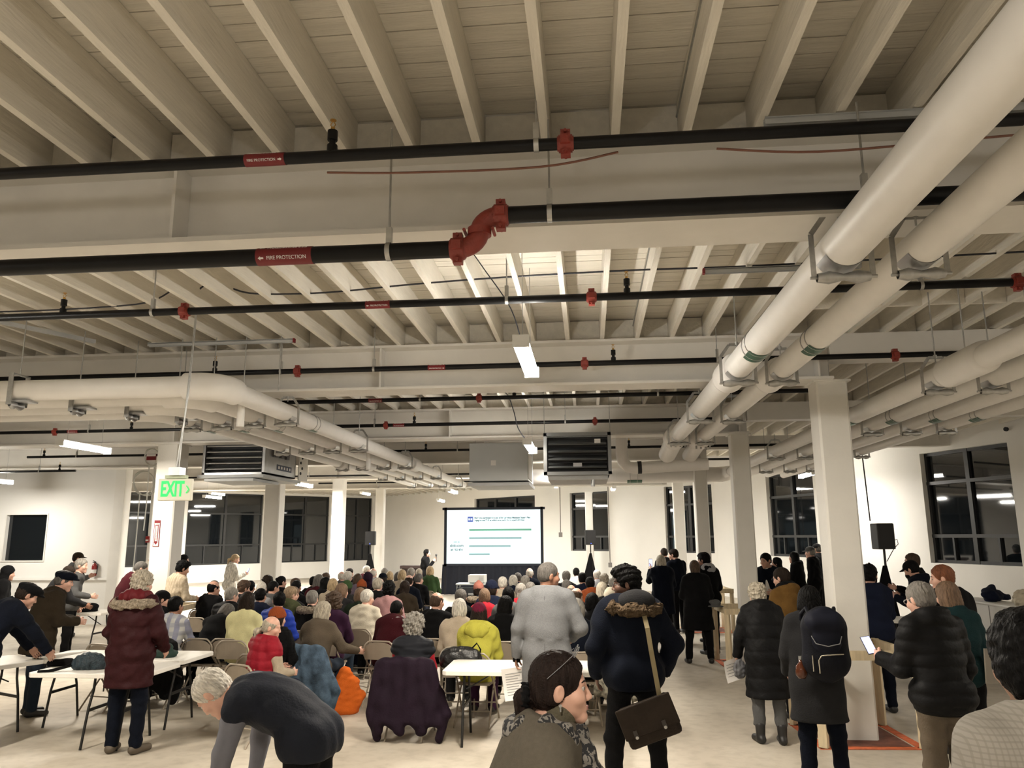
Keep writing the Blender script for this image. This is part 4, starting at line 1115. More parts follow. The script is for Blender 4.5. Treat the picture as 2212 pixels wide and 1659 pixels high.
CL = {n: cloth(n, c) for n, c in dict(black=(.006, .006, .0065), char=(.018, .018, .019), grey=(.085, .085, .085), lgrey=(.30, .30, .31), navy=(.009, .012, .026), dnavy=(.0045, .006, .011), blue=(.02, .05, .30), olive=(.06, .066, .032), dgreen=(.012, .018, .011), green=(.035, .065, .025), tan=(.36, .30, .225), beige=(.42, .35, .27), cream=(.55, .50, .40), pyellow=(.62, .58, .32), taupe=(.105, .083, .06), brown=(.026, .019, .012), mustard=(.13, .07, .02), burg=(.042, .007, .010), maroon=(.115, .012, .03), red=(.34, .018, .028), orange=(.62, .13, .02), pink=(.36, .20, .20), mauve=(.13, .10, .13), purple=(.035, .013, .032), yellow=(.46, .43, .07), rust=(.23, .055, .018), white=(.68, .66, .62), denim=(.06, .10, .15), jean=(.020, .029, .044), teal=(.010, .028, .031), plum=(.024, .012, .024), dpink=(.20, .05, .06), salmon=(.33, .13, .10)).items()}
CL['nylon_black'] = mat('nylon_black', (.006, .006, .0065), .6, spec=.12, var=.15, scale=12, bump=.2, bscale=40)
CL['puffer_red'] = mat('puffer_red', (.24, .010, .020), .6, spec=.12, var=.12, scale=10, bump=.2, bscale=40)
CL['puffer_blue'] = mat('puffer_blue', (.018, .045, .33), .5, spec=.12, var=.12, scale=10, bump=.2, bscale=40)
CL['parka'] = mat('parka_burgundy', (.026, .0052, .0064), .65, spec=.12, var=.12, scale=9, bump=.2, bscale=50)
CL['parka_hood'] = mat('parka_hood_red', (.095, .009, .012), .6, spec=.12, var=.12, scale=9, bump=.2, bscale=50)
M_fur = mat('fur_beige', (.27, .225, .17), .95, spec=.05, var=.5, scale=45, bump=1.0, bscale=60)
M_fur_d = mat('fur_brown', (.075, .052, .032), .95, spec=.05, var=.5, scale=45, bump=1.0, bscale=60)
M_shoe = mat('shoe_black', (.012, .011, .011), .5); M_shoe_b = mat('shoe_brown', (.085, .065, .045), .65)
M_eye = mat('eye_white', (.42, .37, .33), .25); M_iris = mat('iris_dark', (.03, .018, .01), .2); M_brow = HC['dark']; M_lip = mat('lip', (.40, .13, .11), .45)
def puff(pitch=.085, amp=.014, seed=1, tilt=(0, 0, 1)):
    fo = folds(.004, 30, seed)
    return lambda x, y, z: amp * (np.abs(np.sin(PI * (z * tilt[2] + y * tilt[1] + x * tilt[0] + .006 * np.sin(x * 21 + y * 13)) / pitch)) ** .5 - .75) + fo(x, y, z)
def eyes(root, fig, full=True):
    M = HM(fig)
    for q in (-1, 1):
        s_ = fig.head_s
        e = MB().lathe([(.0112 * s_ * math.sin(a), .0112 * s_ * -math.cos(a)) for a in np.linspace(0.001, PI - .001, 9)], (q * .032 * s_, .0765 * s_, .003 * s_), 12, axis=(0, 1, 0)).build('eye', M_eye, root); e.matrix_local = M
        i = MB().lathe([(.0, -.0022), (.004 * s_, -.0016), (.0078 * s_, .0028)], (q * .032 * s_, .0868 * s_, .003 * s_), 12, axis=(0, -1, 0)).build('iris', M_iris, e)
        b = MB().tube([(q * .016 * s_, .0895 * s_, .026 * s_), (q * .032 * s_, .0885 * s_, .031 * s_), (q * .05 * s_, .076 * s_, .026 * s_)], [.003, .0035, .002], 6).build('eyebrow', M_brow, root); b.matrix_local = M
    l = MB(); l.tube([(-.021 * s_, .0905 * s_, -.066 * s_), (0, .097 * s_, -.063 * s_), (.021 * s_, .0905 * s_, -.066 * s_)], [.0022, .0045, .0022], 6); l.tube([(-.018 * s_, .090 * s_, -.068 * s_), (0, .0965 * s_, -.0725 * s_), (.018 * s_, .090 * s_, -.068 * s_)], [.002, .005, .002], 6)
    l = l.build('lips', M_lip, root); l.matrix_local = M
def glasses(root, fig, m=None):
    M = HM(fig); s_ = fig.head_s; b = MB()
    for q in (-1, 1):
        b.tube([(q * .032 + .022 * math.cos(a), .100, .003 + .017 * math.sin(a)) for a in np.linspace(0, 2 * PI, 17)[:-1]], .0022, 5, closed=True)
        b.tube([(q * .054, .098, .008), (q * .076, .06, .010), (q * .083, -.0, .012), (q * .080, -.025, -.005)], .002, 5)
    b.tube([(-.010, .100, .006), (0, .106, .009), (.010, .100, .006)], .002, 5)
    o = b.build('glasses', m or M_dark, root); o.matrix_local = M @ Matrix.Scale(s_, 4)
def ring_fur(root, fig, m, rx=.15, ry=.11, r=.04, off=(0, -.045, .005), tilt=20, arc=(0, 360), name='fur_trim', seed=3, amp=.012):
    """fur-trimmed hood edge lying round the back of the neck"""
    T = fig.TR @ rotm('X', tilt); c = fig.neck + fig.TR @ v3(*off)
    n = 18; P = []
    an = np.radians(np.linspace(arc[0], arc[1], n + 1))
    pts = [c + T @ v3(rx * math.cos(a), ry * math.sin(a), 0) for a in an]
    for i in range(n): P.append(cap(pts[i], pts[i + 1], r, r, .02))
    o = link(name, to_mesh(name, sdf_mesh(P, .010, disp=addd(folds(amp * .6, 60, seed), folds(amp * .5, 170, seed + 2)))), m, root)
    return o
PEOPLE = []
def person(label, loc, rz, H, fig, skin='pale', hair=('short', 'brown'), jacket=None, jm='black', trousers='char', shoes=M_shoe, group='people standing', h=.014, hh=.008, hair_h=.009, hat=None, tr=None, seed=0, parts=True, hand=.4, boot=False, shoe_rot=8, tdisp=None):
    s = H / 1.70
    root = link('person', to_mesh('person', fig.body(h, hh, hand, .007 if hh < .0075 else .0095)), SK[skin]); tag(root, label, 'person', group)
    root.location = loc; root.rotation_euler = (0, 0, rz); root.scale = (s, s, s)
    jk = dict(t=.022, hem=.12); jk.update(jacket or {})
    if 'disp' not in jk: jk['disp'] = folds(.006, 26, seed)
    jn = jk.pop('name', 'jacket')
    link(jn, to_mesh(jn, fig.jacket(h, **jk)), CL[jm] if isinstance(jm, str) else jm, root)
    tk = dict(t=.014, disp=tdisp or folds(.005, 28, seed + 5)); tk.update(tr or {})
    link('trousers', to_mesh('trousers', fig.trousers(h * 1.45, **tk)), CL[trousers] if isinstance(trousers, str) else trousers, root)
    if shoes is not None:
        for n in 'LR': link('shoe', to_mesh('shoe', fig.shoe(n, boot=boot, rot=(shoe_rot if n == 'R' else -shoe_rot))), shoes, root)
    if hair:
        o = link('hair', get_hair(hair[0], hair_h, seed % 3, fig.head_s), HC[hair[1]] if isinstance(hair[1], str) else hair[1], root); o.matrix_local = HM(fig)
    if hat:
        o = link('hat', get_hair(hat[0], hair_h, 0, fig.head_s), CL[hat[1]], root); o.matrix_local = HM(fig)
    PEOPLE.append(root)
    return root
# ================================================================== FURNITURE AND PROPS
M_chair = mat('chair_tan_metal', (.33, .28, .22), .42, .15, var=.08, scale=10)
M_chair_d = mat('chair_tan_pan', (.25, .205, .155), .5, .1, var=.08, scale=10)
M_tabletop = mat('table_plastic', (.78, .755, .70), .5, var=.03, scale=20, bump=.1, bscale=120)
M_leg = mat('leg_black', (.02, .019, .018), .4, .4)
M_pine = mat('pine_lumber', (.66, .545, .36), .7, var=.16, scale=7, bump=.15, bscale=30, stretch=(4, 4, .6))
M_tape = mat('orange_marking', (.62, .14, .05), .8, var=.3, scale=14)

CH = {}
def chair_meshes():
    def U(p): return p
    top = []
    for a in np.linspace(0, PI, 13): top.append((.185 * math.cos(a) + (.025 if math.cos(a) > 0 else -.025) * 0, -.265, .70 + .0 + .085 * math.sin(a) ** .7))
    # one continuous inverted U: left front foot -> up behind the back -> right front foot is split into legs + back rim
    b = MB(); b.tube([(-.205, -.235, .60)] + [(-.215 * math.cos(PI - a) * -1 if False else -.215 * math.cos(a), -.262, .66 + .125 * min(1, math.sin(a) * 1.25)) for a in np.linspace(0, PI, 15)] + [(.205, -.235, .60)], .0115, 8)
    CH['back_rim'] = b.mesh('back_rim')
    for s, n in ((-1, 'fl'), (1, 'fr')):
        CH[n] = MB().tube([(s * .205, -.235, .605), (s * .21, -.03, .40), (s * .215, .24, .012), (s * .215, .245, 0)], .0115, 8).mesh('leg')
    for s, n in ((-1, 'rl'), (1, 'rr')):
        CH[n] = MB().tube([(s * .19, .10, .425), (s * .192, -.02, .34), (s * .195, -.29, .01), (s * .195, -.295, 0)], .0105, 8).mesh('leg')
    b = MB(); n = 10; V = []
    for i in range(n + 1):
        x = -.192 + .384 * i / n; yb = -.258 - .022 * (1 - (x / .192) ** 2)
        zt = .775 - .075 * abs(x / .192) ** 3.2; V += [(x, yb, .565), (x, yb - .004, zt), (x, yb + .012, .565), (x, yb + .008, zt)]
    F = []
    for i in range(n):
        o = 4 * i; F += [(o, o + 4, o + 5, o + 1), (o + 2, o + 3, o + 7, o + 6), (o + 1, o + 5, o + 7, o + 3), (o, o + 2, o + 6, o + 4)]
    F += [(0, 1, 3, 2), (4 * n, 4 * n + 2, 4 * n + 3, 4 * n + 1)]
    b.add(V, F, False); CH['backrest'] = b.mesh('backrest')
    b = MB(); prof = [(-.18, -.17), (-.19, .05), (-.185, .19), (-.14, .215), (.14, .215), (.185, .19), (.19, .05), (.18, -.17)]
    b.add([(x, y, .452) for x, y in prof] + [(x, y, .428) for x, y in prof], [list(range(8))[::-1], [8 + i for i in range(8)]] + [(i, (i + 1) % 8, 8 + (i + 1) % 8, 8 + i) for i in range(8)])
    CH['seat'] = b.mesh('seat')
    CH['bar_f'] = MB().tube([(-.212, .11, .20), (.212, .11, .20)], .008, 6).mesh('crossbar')
    CH['bar_r'] = MB().tube([(-.194, -.17, .155), (.194, -.17, .155)], .008, 6).mesh('crossbar')
chair_meshes()
NCH = [0]
def chair(loc, rz, label, group='tan folding chairs', full=True, m1=None, m2=None):
    root = empty('folding_chair', (loc[0], loc[1], 0), rz, label, 'chair', group)
    a, b_ = m1 or M_chair, m2 or M_chair_d
    link('seat', CH['seat'], b_, root); link('backrest', CH['backrest'], b_, root); link('back_rim', CH['back_rim'], a, root)
    for n in ('fl', 'fr', 'rl', 'rr'): link('leg', CH[n], a, root)
    if full: link('crossbar', CH['bar_f'], a, root); link('crossbar', CH['bar_r'], a, root)
    return root
def folding_table(cx, cy, rz, L, W, label, legx=None, legm=None):
    root = empty('folding_table', (cx, cy, 0), rz, label, 'table', 'white folding tables')
    b = MB(); c = .045; hx, hy = L / 2, W / 2
    pr = [(-hx + c, -hy), (hx - c, -hy), (hx, -hy + c), (hx, hy - c), (hx - c, hy), (-hx + c, hy), (-hx, hy - c), (-hx, -hy + c)]
    b.add([(x, y, .74) for x, y in pr] + [(x, y, .695) for x, y in pr], [list(range(8)), [15 - i for i in range(8)]] + [((i + 1) % 8, i, 8 + i, 8 + (i + 1) % 8) for i in range(8)])
    b.build('tabletop', M_tabletop, root, bevel=.006)
    lx = legx or (-L / 2 + .2, L / 2 - .2)
    for x in lx:
        for s in (-1, 1):
            MB().tube([(x, s * W * .20, .695), (x, s * W * .22, .55), (x, s * W * .30, .38), (x, s * W * .40, .0)], .0135, 8).build('leg', legm or M_leg, root)
        MB().bar((x, -W * .31, .36), (x, W * .31, .36), .012, .03).build('crossbar', legm or M_leg, root)
        MB().tube([(x, 0, .5), (x * .45, 0, .69)], .008, 6).build('brace', legm or M_leg, root)
    return root
tA = folding_table(-5.10, 8.14, 0, 1.26, .76, 'white folding table in front, beneath the dark bag', legx=(-.02, .36))
tB = folding_table(-5.43, 8.99, 0, 1.83, .76, 'white folding table behind, with the dark green cap')
tC = folding_table(-6.83, 8.02, math.radians(-115), 1.7, .74, 'white folding table at the left edge by the leaning man')
tD = folding_table(-.71, 8.52, 0, 1.62, .76, 'white folding table in front of the person in yellow')
tE = folding_table(-9.7, 14.2, 0, 1.6, .76, 'white folding table far left behind the standing people')
tF = folding_table(5.35, 13.5, 0, 1.2, .7, 'small white table beside the right loudspeaker stand')
o = MB().box((5.35, 13.2, .40), (1.1, .02, .56)).build('table_skirt', CL['black'], None); tag(o, 'black cloth hanging under the small white right table', 'table skirt')

# ---- lumber guards round the columns
def guard(cx, cy, d, label, rot=math.radians(48), zr=.92, board=False):
    root = empty('lumber_guard', (cx, cy, 0), 0, label, 'barrier', 'pine guards around columns')
    c, s = math.cos, math.sin
    P = [(d * s(rot - PI / 4 + k * PI / 2 + PI * .75), -d * c(rot - PI / 4 + k * PI / 2 + PI * .75)) for k in range(4)]
    for k in range(4):
        x, y = P[k]; MB().box((x, y, zr / 2 - .045), (.045, .09, zr - .09), rz=math.atan2(y, x)).build('post', M_pine, root)
        x2, y2 = P[(k + 1) % 4]; ex, ey = x2 - x, y2 - y; L = math.hypot(ex, ey)
        MB().box(((x + x2) / 2, (y + y2) / 2, zr - .045 + .001 * (k % 2)), (L + .09, .04, .09), rz=math.atan2(ey, ex)).build('rail', M_pine, root)
        MB().box(((x + x2) / 2, (y + y2) / 2, .004), (L + .1, .09, .006), rz=math.atan2(ey, ex)).build('floor_marking', M_tape, root)
    MB().box((0, 0, .003), (d * 1.2, d * 1.2, .004), rz=rot - PI / 4).build('floor_patch', mat('patch_red', (.16, .06, .04), .85, var=.4, scale=9), root)
    if board:
        x, y = P[3]; x2, y2 = P[0]; MB().box(((x + x2) / 2, (y + y2) / 2 - .05, .075), (math.hypot(x2 - x, y2 - y), .02, .13), rz=math.atan2(y2 - y, x2 - x)).build('kick_board', mat('kick_pink', (.5, .27, .19), .8, var=.2, scale=6), root)
    return root
guard(2.72, 8.96, .68, 'pine lumber guard around the nearest right column')
guard(2.60, 13.55, .66, 'pine lumber guard around the second right column, grey hat on it', board=True)
guard(2.57, 18.2, .66, 'pine lumber guard around the third right column')
guard(-7.58, 13.55, .68, 'pine lumber guard around the left column with fire sign')
# hat hung on the guard corner
hs = link('hat', to_mesh('hat', sdf_mesh([ell((0, 0, .05), (.085, .10, .06), .02), ell((0, 0, .0), (.13, .145, .012), .02), ell((-.06, -.02, .07), (.05, .05, .03), .02)], .009, cuts=[((0, 0, -.012), (0, 0, -1.0))])), CL['grey'])
tag(hs, 'grey brimmed hat resting on the pine guard rail corner', 'hat'); hs.location = (2.03, 13.32, .935)

# ---- projection screen
sc = empty('projection_screen', (-3.46, 28.5, 0), 0, 'large lit projection screen with black frame and skirt', 'screen')
def scr_mat(name, col, st): return emat(name, col, st)
M_scr = scr_mat('screen_white', (.80, .985, 1.0), 1.12)
W_, zb, zt = 3.44, 1.10, 3.02
MB().box((0, 0, (zb + zt) / 2), (W_, .01, zt - zb)).build('lit_surface', M_scr, sc)
M_vel = mat('screen_velvet', (.010, .013, .022), .85)
f = MB(); f.box((-W_ / 2 - .05, .01, (zb + zt) / 2), (.10, .05, zt - zb + .2)); f.build('frame_side', M_vel, sc)
f = MB(); f.box((W_ / 2 + .05, .01, (zb + zt) / 2), (.10, .05, zt - zb + .2)); f.build('frame_side', M_vel, sc)
MB().box((0, .01, zt + .05), (W_ + .34, .05, .09)).build('frame_top', M_vel, sc); MB().box((0, .01, zb - .05), (W_ + .2, .05, .09)).build('frame_bottom', M_vel, sc)
b = MB(); n = 72; V = []
for i in range(n + 1):
    x = -W_ / 2 - .15 + (W_ + .3) * i / n; y = .02 + .035 * math.sin(i * 1.35) + .015 * math.sin(i * 2.9)
    fl_ = 1.0 + .05 * (1 if i in (0,) else 0); V += [(x, y * .5, zb - .03), (x * 1.03, y, .01)]
b.add(V, [(2 * i, 2 * i + 1, 2 * i + 3, 2 * i + 2) for i in range(n)], True); b.add([(x, y + .03, z) for x, y, z in V], [(2 * i + 2, 2 * i + 3, 2 * i + 1, 2 * i) for i in range(n)], True)
b.build('skirt', mat('skirt_black', (.008, .010, .018), .9), sc)
for s in (-1, 1): MB().bar((s * (W_ / 2 + .05), .02, .0), (s * (W_ / 2 + .05), .02, zb), .05, .03).build('leg', M_leg, sc)
def sp(px, py): return (-W_ / 2 + W_ * (px - 125) / (1608 - 125), zt - (zt - zb) * (py - 155) / (1040 - 155))   # slide layout in its own units
M_s1 = scr_mat('slide_green', (.16, .50, .32), .62); M_s2 = scr_mat('slide_teal', (.32, .52, .53), .72); M_s3 = scr_mat('slide_blue', (.07, .12, .45), .9); M_txt = scr_mat('slide_text', (.05, .16, .19), .5); M_txl = scr_mat('slide_text_pale', (.35, .56, .57), .8)
surf = bpy.data.objects['lit_surface']
for (x0, x1, y, m) in ((482, 1465, 487, M_s1), (482, 1310, 622, M_s2), (482, 1137, 755, M_s2), (482, 808, 888, M_s2)):
    a = sp(x0, y); c2 = sp(x1, y); MB().box(((a[0] + c2[0]) / 2, -.008, a[1]), (c2[0] - a[0], .003, .066)).build('result_bar', m, surf)
a = sp(500, 310); MB().box((a[0], -.008, a[1]), (.20, .003, .19)).build('poll_icon', M_s3, surf)
for s in (-1, 1): MB().box((a[0] + s * .043, -.011, a[1]), (.06, .003, .07)).build('icon_bar', M_scr, surf)
def slide_text(body, px, py, size, m, al='LEFT'):
    a = sp(px, py); return text_obj('slide_lettering', body, size, m, surf, cam_facing((a[0], -.008, a[1])), .001, 1.0, al, bold=.0035)
slide_text('Have you participated in any of the previous Mattapan Square Plan', 565, 288, .082, M_txt).scale.x = .93
slide_text("engagements? Tell us which ones you've been a part of below", 565, 328, .082, M_txt).scale.x = .9
slide_text('Join at', 285, 682, .085, M_txl, 'CENTER'); slide_text('slido.com', 285, 745, .13, M_txt, 'CENTER'); slide_text('#1652 474', 285, 815, .10, M_txt, 'CENTER')

# ---- loudspeakers on scrim-covered tripods
def speaker(x, y, zb, hgt, w, label, slabel, led=True):
    st = empty('speaker_stand', (x, y, 0), 0, slabel, 'speaker stand', 'speaker stands')
    b = MB(); n = 3; top = .045; base = .46; V = []
    for k in range(3):
        a = 2 * PI * k / 3 - PI / 2 + .25
        V += [(top * math.cos(a), top * math.sin(a), zb - .28), (base * math.cos(a), base * math.sin(a), .02)]
    b.add(V, [(0, 1, 3, 2), (2, 3, 5, 4), (4, 5, 1, 0), (0, 2, 4)]); b.build('scrim_cover', CL['black'], st)
    MB().cyl((0, 0, zb - .35), (0, 0, zb), .02, n=10).build('pole', M_leg, st)
    for k in range(3):
        a = 2 * PI * k / 3 - PI / 2 + .25; MB().tube([(0, 0, .55), (base * .97 * math.cos(a), base * .97 * math.sin(a), .015)], .012, 6).build('leg', M_leg, st)
    sp_ = empty('loudspeaker', (x, y, zb), math.radians(8), label, 'loudspeaker', 'loudspeakers')
    MB().box((0, .0, hgt / 2), (w, .26, hgt)).build('cabinet', mat('speaker_black', (.010, .010, .011), .55), sp_, bevel=.02)
    MB().box((0, -.135, hgt / 2), (w * .86, .012, hgt * .9)).build('grille', mat('speaker_grille', (.016, .016, .017), .5, .3), sp_)
    if led: MB().cyl((0, -.145, .05), (0, -.139, .05), .012, n=8).build('indicator', emat('blue_led', (.05, .1, 1.0), 6.0), sp_)
speaker(-7.30, 25.9, 1.80, .46, .34, 'black loudspeaker left of the stage by the windows', 'black draped stand under the left front loudspeaker')
speaker(.05, 27.2, 1.76, .50, .36, 'black loudspeaker right of the screen by the slim column', 'black draped stand under the loudspeaker right of the screen')
speaker(5.17, 14.5, 1.81, .45, .31, 'black loudspeaker at right near the large dark window', 'tall black draped stand by the right wall', False)
b = MB(); b.tube([(5.33, 14.5, 1.95), (5.40, 14.48, 1.98), (5.42, 14.5, 1.9), (5.34, 14.5, 1.82), (5.2, 14.5, 1.6)], .007, 6); o = b.build('speaker_cable', M_cable); tag(o, 'thin cable looping from the right loudspeaker', 'cable')
o = MB().cyl((4.98, 14.5, 2.3), (4.93, 14.5, 4.3), .012, n=8).build('drop_conduit', M_dark); tag(o, 'dark rod dropping from the ceiling above the right loudspeaker', 'rod')
# pendant cords with boxes near the screen
for i, (x, y, z0, z1, l) in enumerate(((-.99, 27.8, 2.05, 3.8, 'cord with a small box hanging right of the screen'), (.72, 28.0, 1.0, 3.8, 'cord with a small box hanging by the slim column'))):
    r_ = empty('pendant_outlet', (x, y, z0), 0, l, 'outlet'); MB().tube([(0, 0, .1), (0, 0, 4.575 - z0)], .016, 6).build('cord', mat('cord_brown', (.12, .10, .09), .6), r_); MB().box((0, 0, .06), (.13, .08, .16)).build('outlet_box', mat('box_grey', (.2, .19, .18), .5), r_, bevel=.01)
# podium
pd = empty('podium', (-5.80, 25.9, 0), 0, 'dark wooden podium left of the screen', 'podium')
M_wood = mat('podium_wood', (.022, .010, .008), .5, var=.2, scale=6, stretch=(1, 1, .2))
MB().box((0, 0, .52), (.70, .42, 1.04)).build('body', M_wood, pd, bevel=.01); MB().box((0, -.02, 1.09), (.82, .52, .10)).build('top', M_wood, pd, bevel=.015); MB().box((0, 0, .03), (.76, .48, .06)).build('plinth', M_wood, pd)
# projector on a cart
ct = empty('projector_cart', (-3.02, 20.6, 0), 0, 'low black cart carrying the projector', 'cart')
MB().box((0, 0, .86), (.86, .55, .04)).build('cart_top', mat('cart_pale', (.55, .60, .60), .5), ct, bevel=.008)
for x in (-.4, .4):
    for y in (-.24, .24): MB().box((x, y, .42), (.03, .03, .84)).build('leg', mat('cart_leg', (.35, .37, .38), .4, .5), ct)
MB().box((0, -.1, .42), (.78, .35, .70)).build('equipment_rack', mat('rack_dark', (.02, .024, .03), .6), ct); MB().box((.05, -.29, .62), (.30, .02, .05)).build('rack_label', M_galv_dull, ct)
pj = empty('projector', (-2.92, 20.6, .88), 0, 'white box projector on the black cart', 'projector')
MB().box((0, 0, .115), (.44, .40, .20)).build('casing', mat('projector_white', (.72, .72, .68), .45), pj, bevel=.015); MB().cyl((.0, .2, .12), (.0, .24, .12), .06, n=16).build('lens', M_dark, pj)
for s in (-1, 1): MB().cyl((s * .17, -.12, 0), (s * .17, -.12, .02), .02, n=8).build('foot', M_dark, pj)
for q in range(4): MB().box((.12, -.203, .07 + .03 * q), (.12, .006, .01)).build('vent_slot', mat('vent_grey', (.4, .4, .4), .6), pj)

# ---- counter along the right with coats and a bag
cn = empty('counter', (6.62, 12.75, 0), math.radians(-86), 'low white counter along the right holding coats', 'counter')
MB().box((0, .24, .46), (4.6, .45, .92)).build('body', M_wall, cn); MB().box((0, .22, .935), (4.7, .52, .03)).build('top', M_wall, cn, bevel=.006)
for x in (-1.2, .3, 1.6): MB().box((x, .012, .46), (.012, .01, .88)).build('panel_joint', mat('joint_grey', (.35, .34, .32), .7), cn)
def lump(name, prims, m, label, cat, loc, rz=0, h=.014, disp=None, cuts=None, sub=()):
    o = link(name, to_mesh(name, sdf_mesh(prims, h, sub, cuts or [((0, 0, 0), (0, 0, -1.0))], disp)), m, None, loc, rz); return tag(o, label, cat)
lump('coat', [cap((-.28, 0, .08), (.3, .02, .05), .12, .10, .06), cap((-.2, .05, .15), (-.05, 0, .20), .08, .06, .06), cap((.2, -.1, .04), (.36, -.12, .03), .06, .05, .05)], CL['navy'], 'crumpled navy coat on the right counter', 'coat', (6.85, 14.35, .952), .9, disp=folds(.014, 30, 4))
lump('coat', [cap((-.3, 0, .06), (.3, .02, .05), .11, .10, .06), cap((-.1, .05, .12), (.15, 0, .12), .08, .06, .06)], CL['navy'], 'navy coat lying at the right end of the counter', 'coat', (6.75, 12.3, .952), 1.3, disp=folds(.014, 30, 9))
lump('tote_bag', [ell((0, 0, .09), (.14, .11, .12), .05), cap((-.06, 0, .17), (.05, .02, .22), .05, .035, .05), cap((.08, -.03, .12), (.10, 0, .19), .04, .03, .04)], mat('canvas', (.55, .49, .38), .85, var=.15, scale=12), 'crumpled cream canvas bag on the right counter', 'bag', (6.78, 13.35, .952), 0, .010, folds(.012, 45, 2))
chair((6.35, 10.75), math.radians(20), 'dark brown legged chair beside the right counter', 'single chairs', m1=mat('dark_brown_metal', (.06, .03, .02), .5), m2=mat('dark_brown_metal', (.06, .03, .02), .5))

# ---- things on the tables
bg = empty('handbag', (-5.22, 8.02, .74), math.radians(12), 'dark teal patterned handbag on the front left table', 'bag')
M_bag = mat('bag_teal', (.012, .028, .040), .5, var=.5, scale=60, bump=.6, bscale=80)
link('pouch', to_mesh('pouch', sdf_mesh([ell((0, 0, .085), (.155, .085, .085), .03), cap((-.1, 0, .05), (.1, 0, .05), .075, .075, .03)], .008, disp=folds(.005, 60, 3), cuts=[((0, 0, .002), (0, 0, -1.0))])), M_bag, bg)
MB().tube([(-.12, 0, .10), (-.22, -.03, .04), (-.36, -.10, .012), (-.46, -.10, .010), (-.44, -.15, .010), (-.30, -.13, .012), (-.14, -.04, .05)], .010, 6).build('strap', CL['black'], bg)
lump('knit_cap', [ell((0, 0, .035), (.15, .10, .06), .03), ell((.02, 0, .10), (.075, .06, .06), .04), ell((-.10, -.03, .03), (.07, .06, .04), .03)], mat('cap_green', (.010, .030, .022), .9, bump=.4, bscale=80), 'dark green knitted cap on the rear left table', 'cap', (-4.88, 8.86, .74), .2, .008, folds(.006, 60, 5))
lump('glove', [cap((-.1, 0, .03), (.08, .02, .03), .045, .04, .03), cap((.08, .02, .03), (.2, .06, .022), .02, .015, .02), cap((.08, -.0, .03), (.2, -.03, .022), .02, .015, .02)], CL['black'], 'black gloves under the leaning man hands', 'gloves', (-5.66, 8.2, .74), .4, .008, folds(.006, 50, 5))
o = MB(); o.add([(-.16, -.10, .742), (.10, -.14, .742), (.20, .08, .742), (-.08, .13, .742)], [(0, 1, 2, 3)]); o.add([(-.16, -.10, .7415), (.10, -.14, .7415), (.20, .08, .7415), (-.08, .13, .7415)], [(3, 2, 1, 0)])
o = o.build('papers', M_print_white); o.location = (-1.0, 8.45, 0); tag(o, 'white papers scattered on the centre table', 'papers')
hb = empty('handbag', (-1.46, 8.98, .66), math.radians(4), 'black leather handbag hanging behind the centre table', 'bag')
link('bag_body', to_mesh('bag_body', sdf_mesh([cap((-.15, 0, .09), (.15, 0, .09), .085, .085, .03), cap((-.16, 0, .04), (.17, 0, .03), .07, .07, .03), ell((0, 0, .15), (.17, .05, .06), .04)], .009, disp=folds(.006, 40, 6))), mat('leather_black', (.012, .012, .013), .35, bump=.3, bscale=60), hb)
MB().tube([(.10, 0, .16), (.18, .0, .24), (.22, .02, .17), (.2, .02, .03), (.14, .02, -.02)], .010, 6).build('strap', CL['black'], hb); MB().box((0, -.06, .17), (.02, .008, .02)).build('clasp', M_steel, hb)

# ---- coats draped on chair backs
def draped(name, loc, rz, m, label, drop=.55, w=.26, seed=1, lining=None, lop=0.0, sleeves=True, h=.0145, inv=False):
    P = []
    y0 = -.30; zt_ = .80
    P += [cap((-w * .75, y0 + .02, zt_ - .01), (w * .75, y0 + .02, zt_ - .01), .045, .045, .03)]
    for k in range(9):
        x = -w * .85 + w * .2125 * k; P += [cap((x, y0 - .02, zt_ - .03), (x * 1.22 + lop, y0 - .05 - .012 * (k % 2), zt_ - drop * (.90 + .10 * math.sin(k * 2.1 + seed))), .050, .058, .045)]
    if sleeves:
        for q in (-1, 1): P += [cap((q * w * .85, y0 - .01, zt_ - .05), (q * (w + .10) + lop, y0 - .03, zt_ - drop * .75), .06, .05, .04), cap((q * (w + .10) + lop, y0 - .03, zt_ - drop * .75), (q * (w + .03) + lop, y0 - .02, max(.05, zt_ - drop * 1.12)), .05, .045, .03)]
    P += [cap((-w * .6, y0 + .08, zt_ - .06), (w * .6, y0 + .08, zt_ - .06), .035, .035, .03)]
    o = link(name, to_mesh(name, sdf_mesh(P, h, disp=addd(folds(.005, 14, seed), lambda x, y, z: .005 * np.sin(x * 48 + 1.5 * np.sin(z * 5 + seed)) + .003 * np.sin(x * 23 - z * 17)))), m, None, (loc[0], loc[1], 0), rz); return tag(o, label, 'coat', 'coats hung on chairs')

# ---- more small fittings
o = MB().cyl((8.56, 16.6, 4.16), (8.52, 16.58, 4.16), .045, n=12).build('wall_vent', M_dark); tag(o, 'small dark round vent high on the right wall', 'vent')
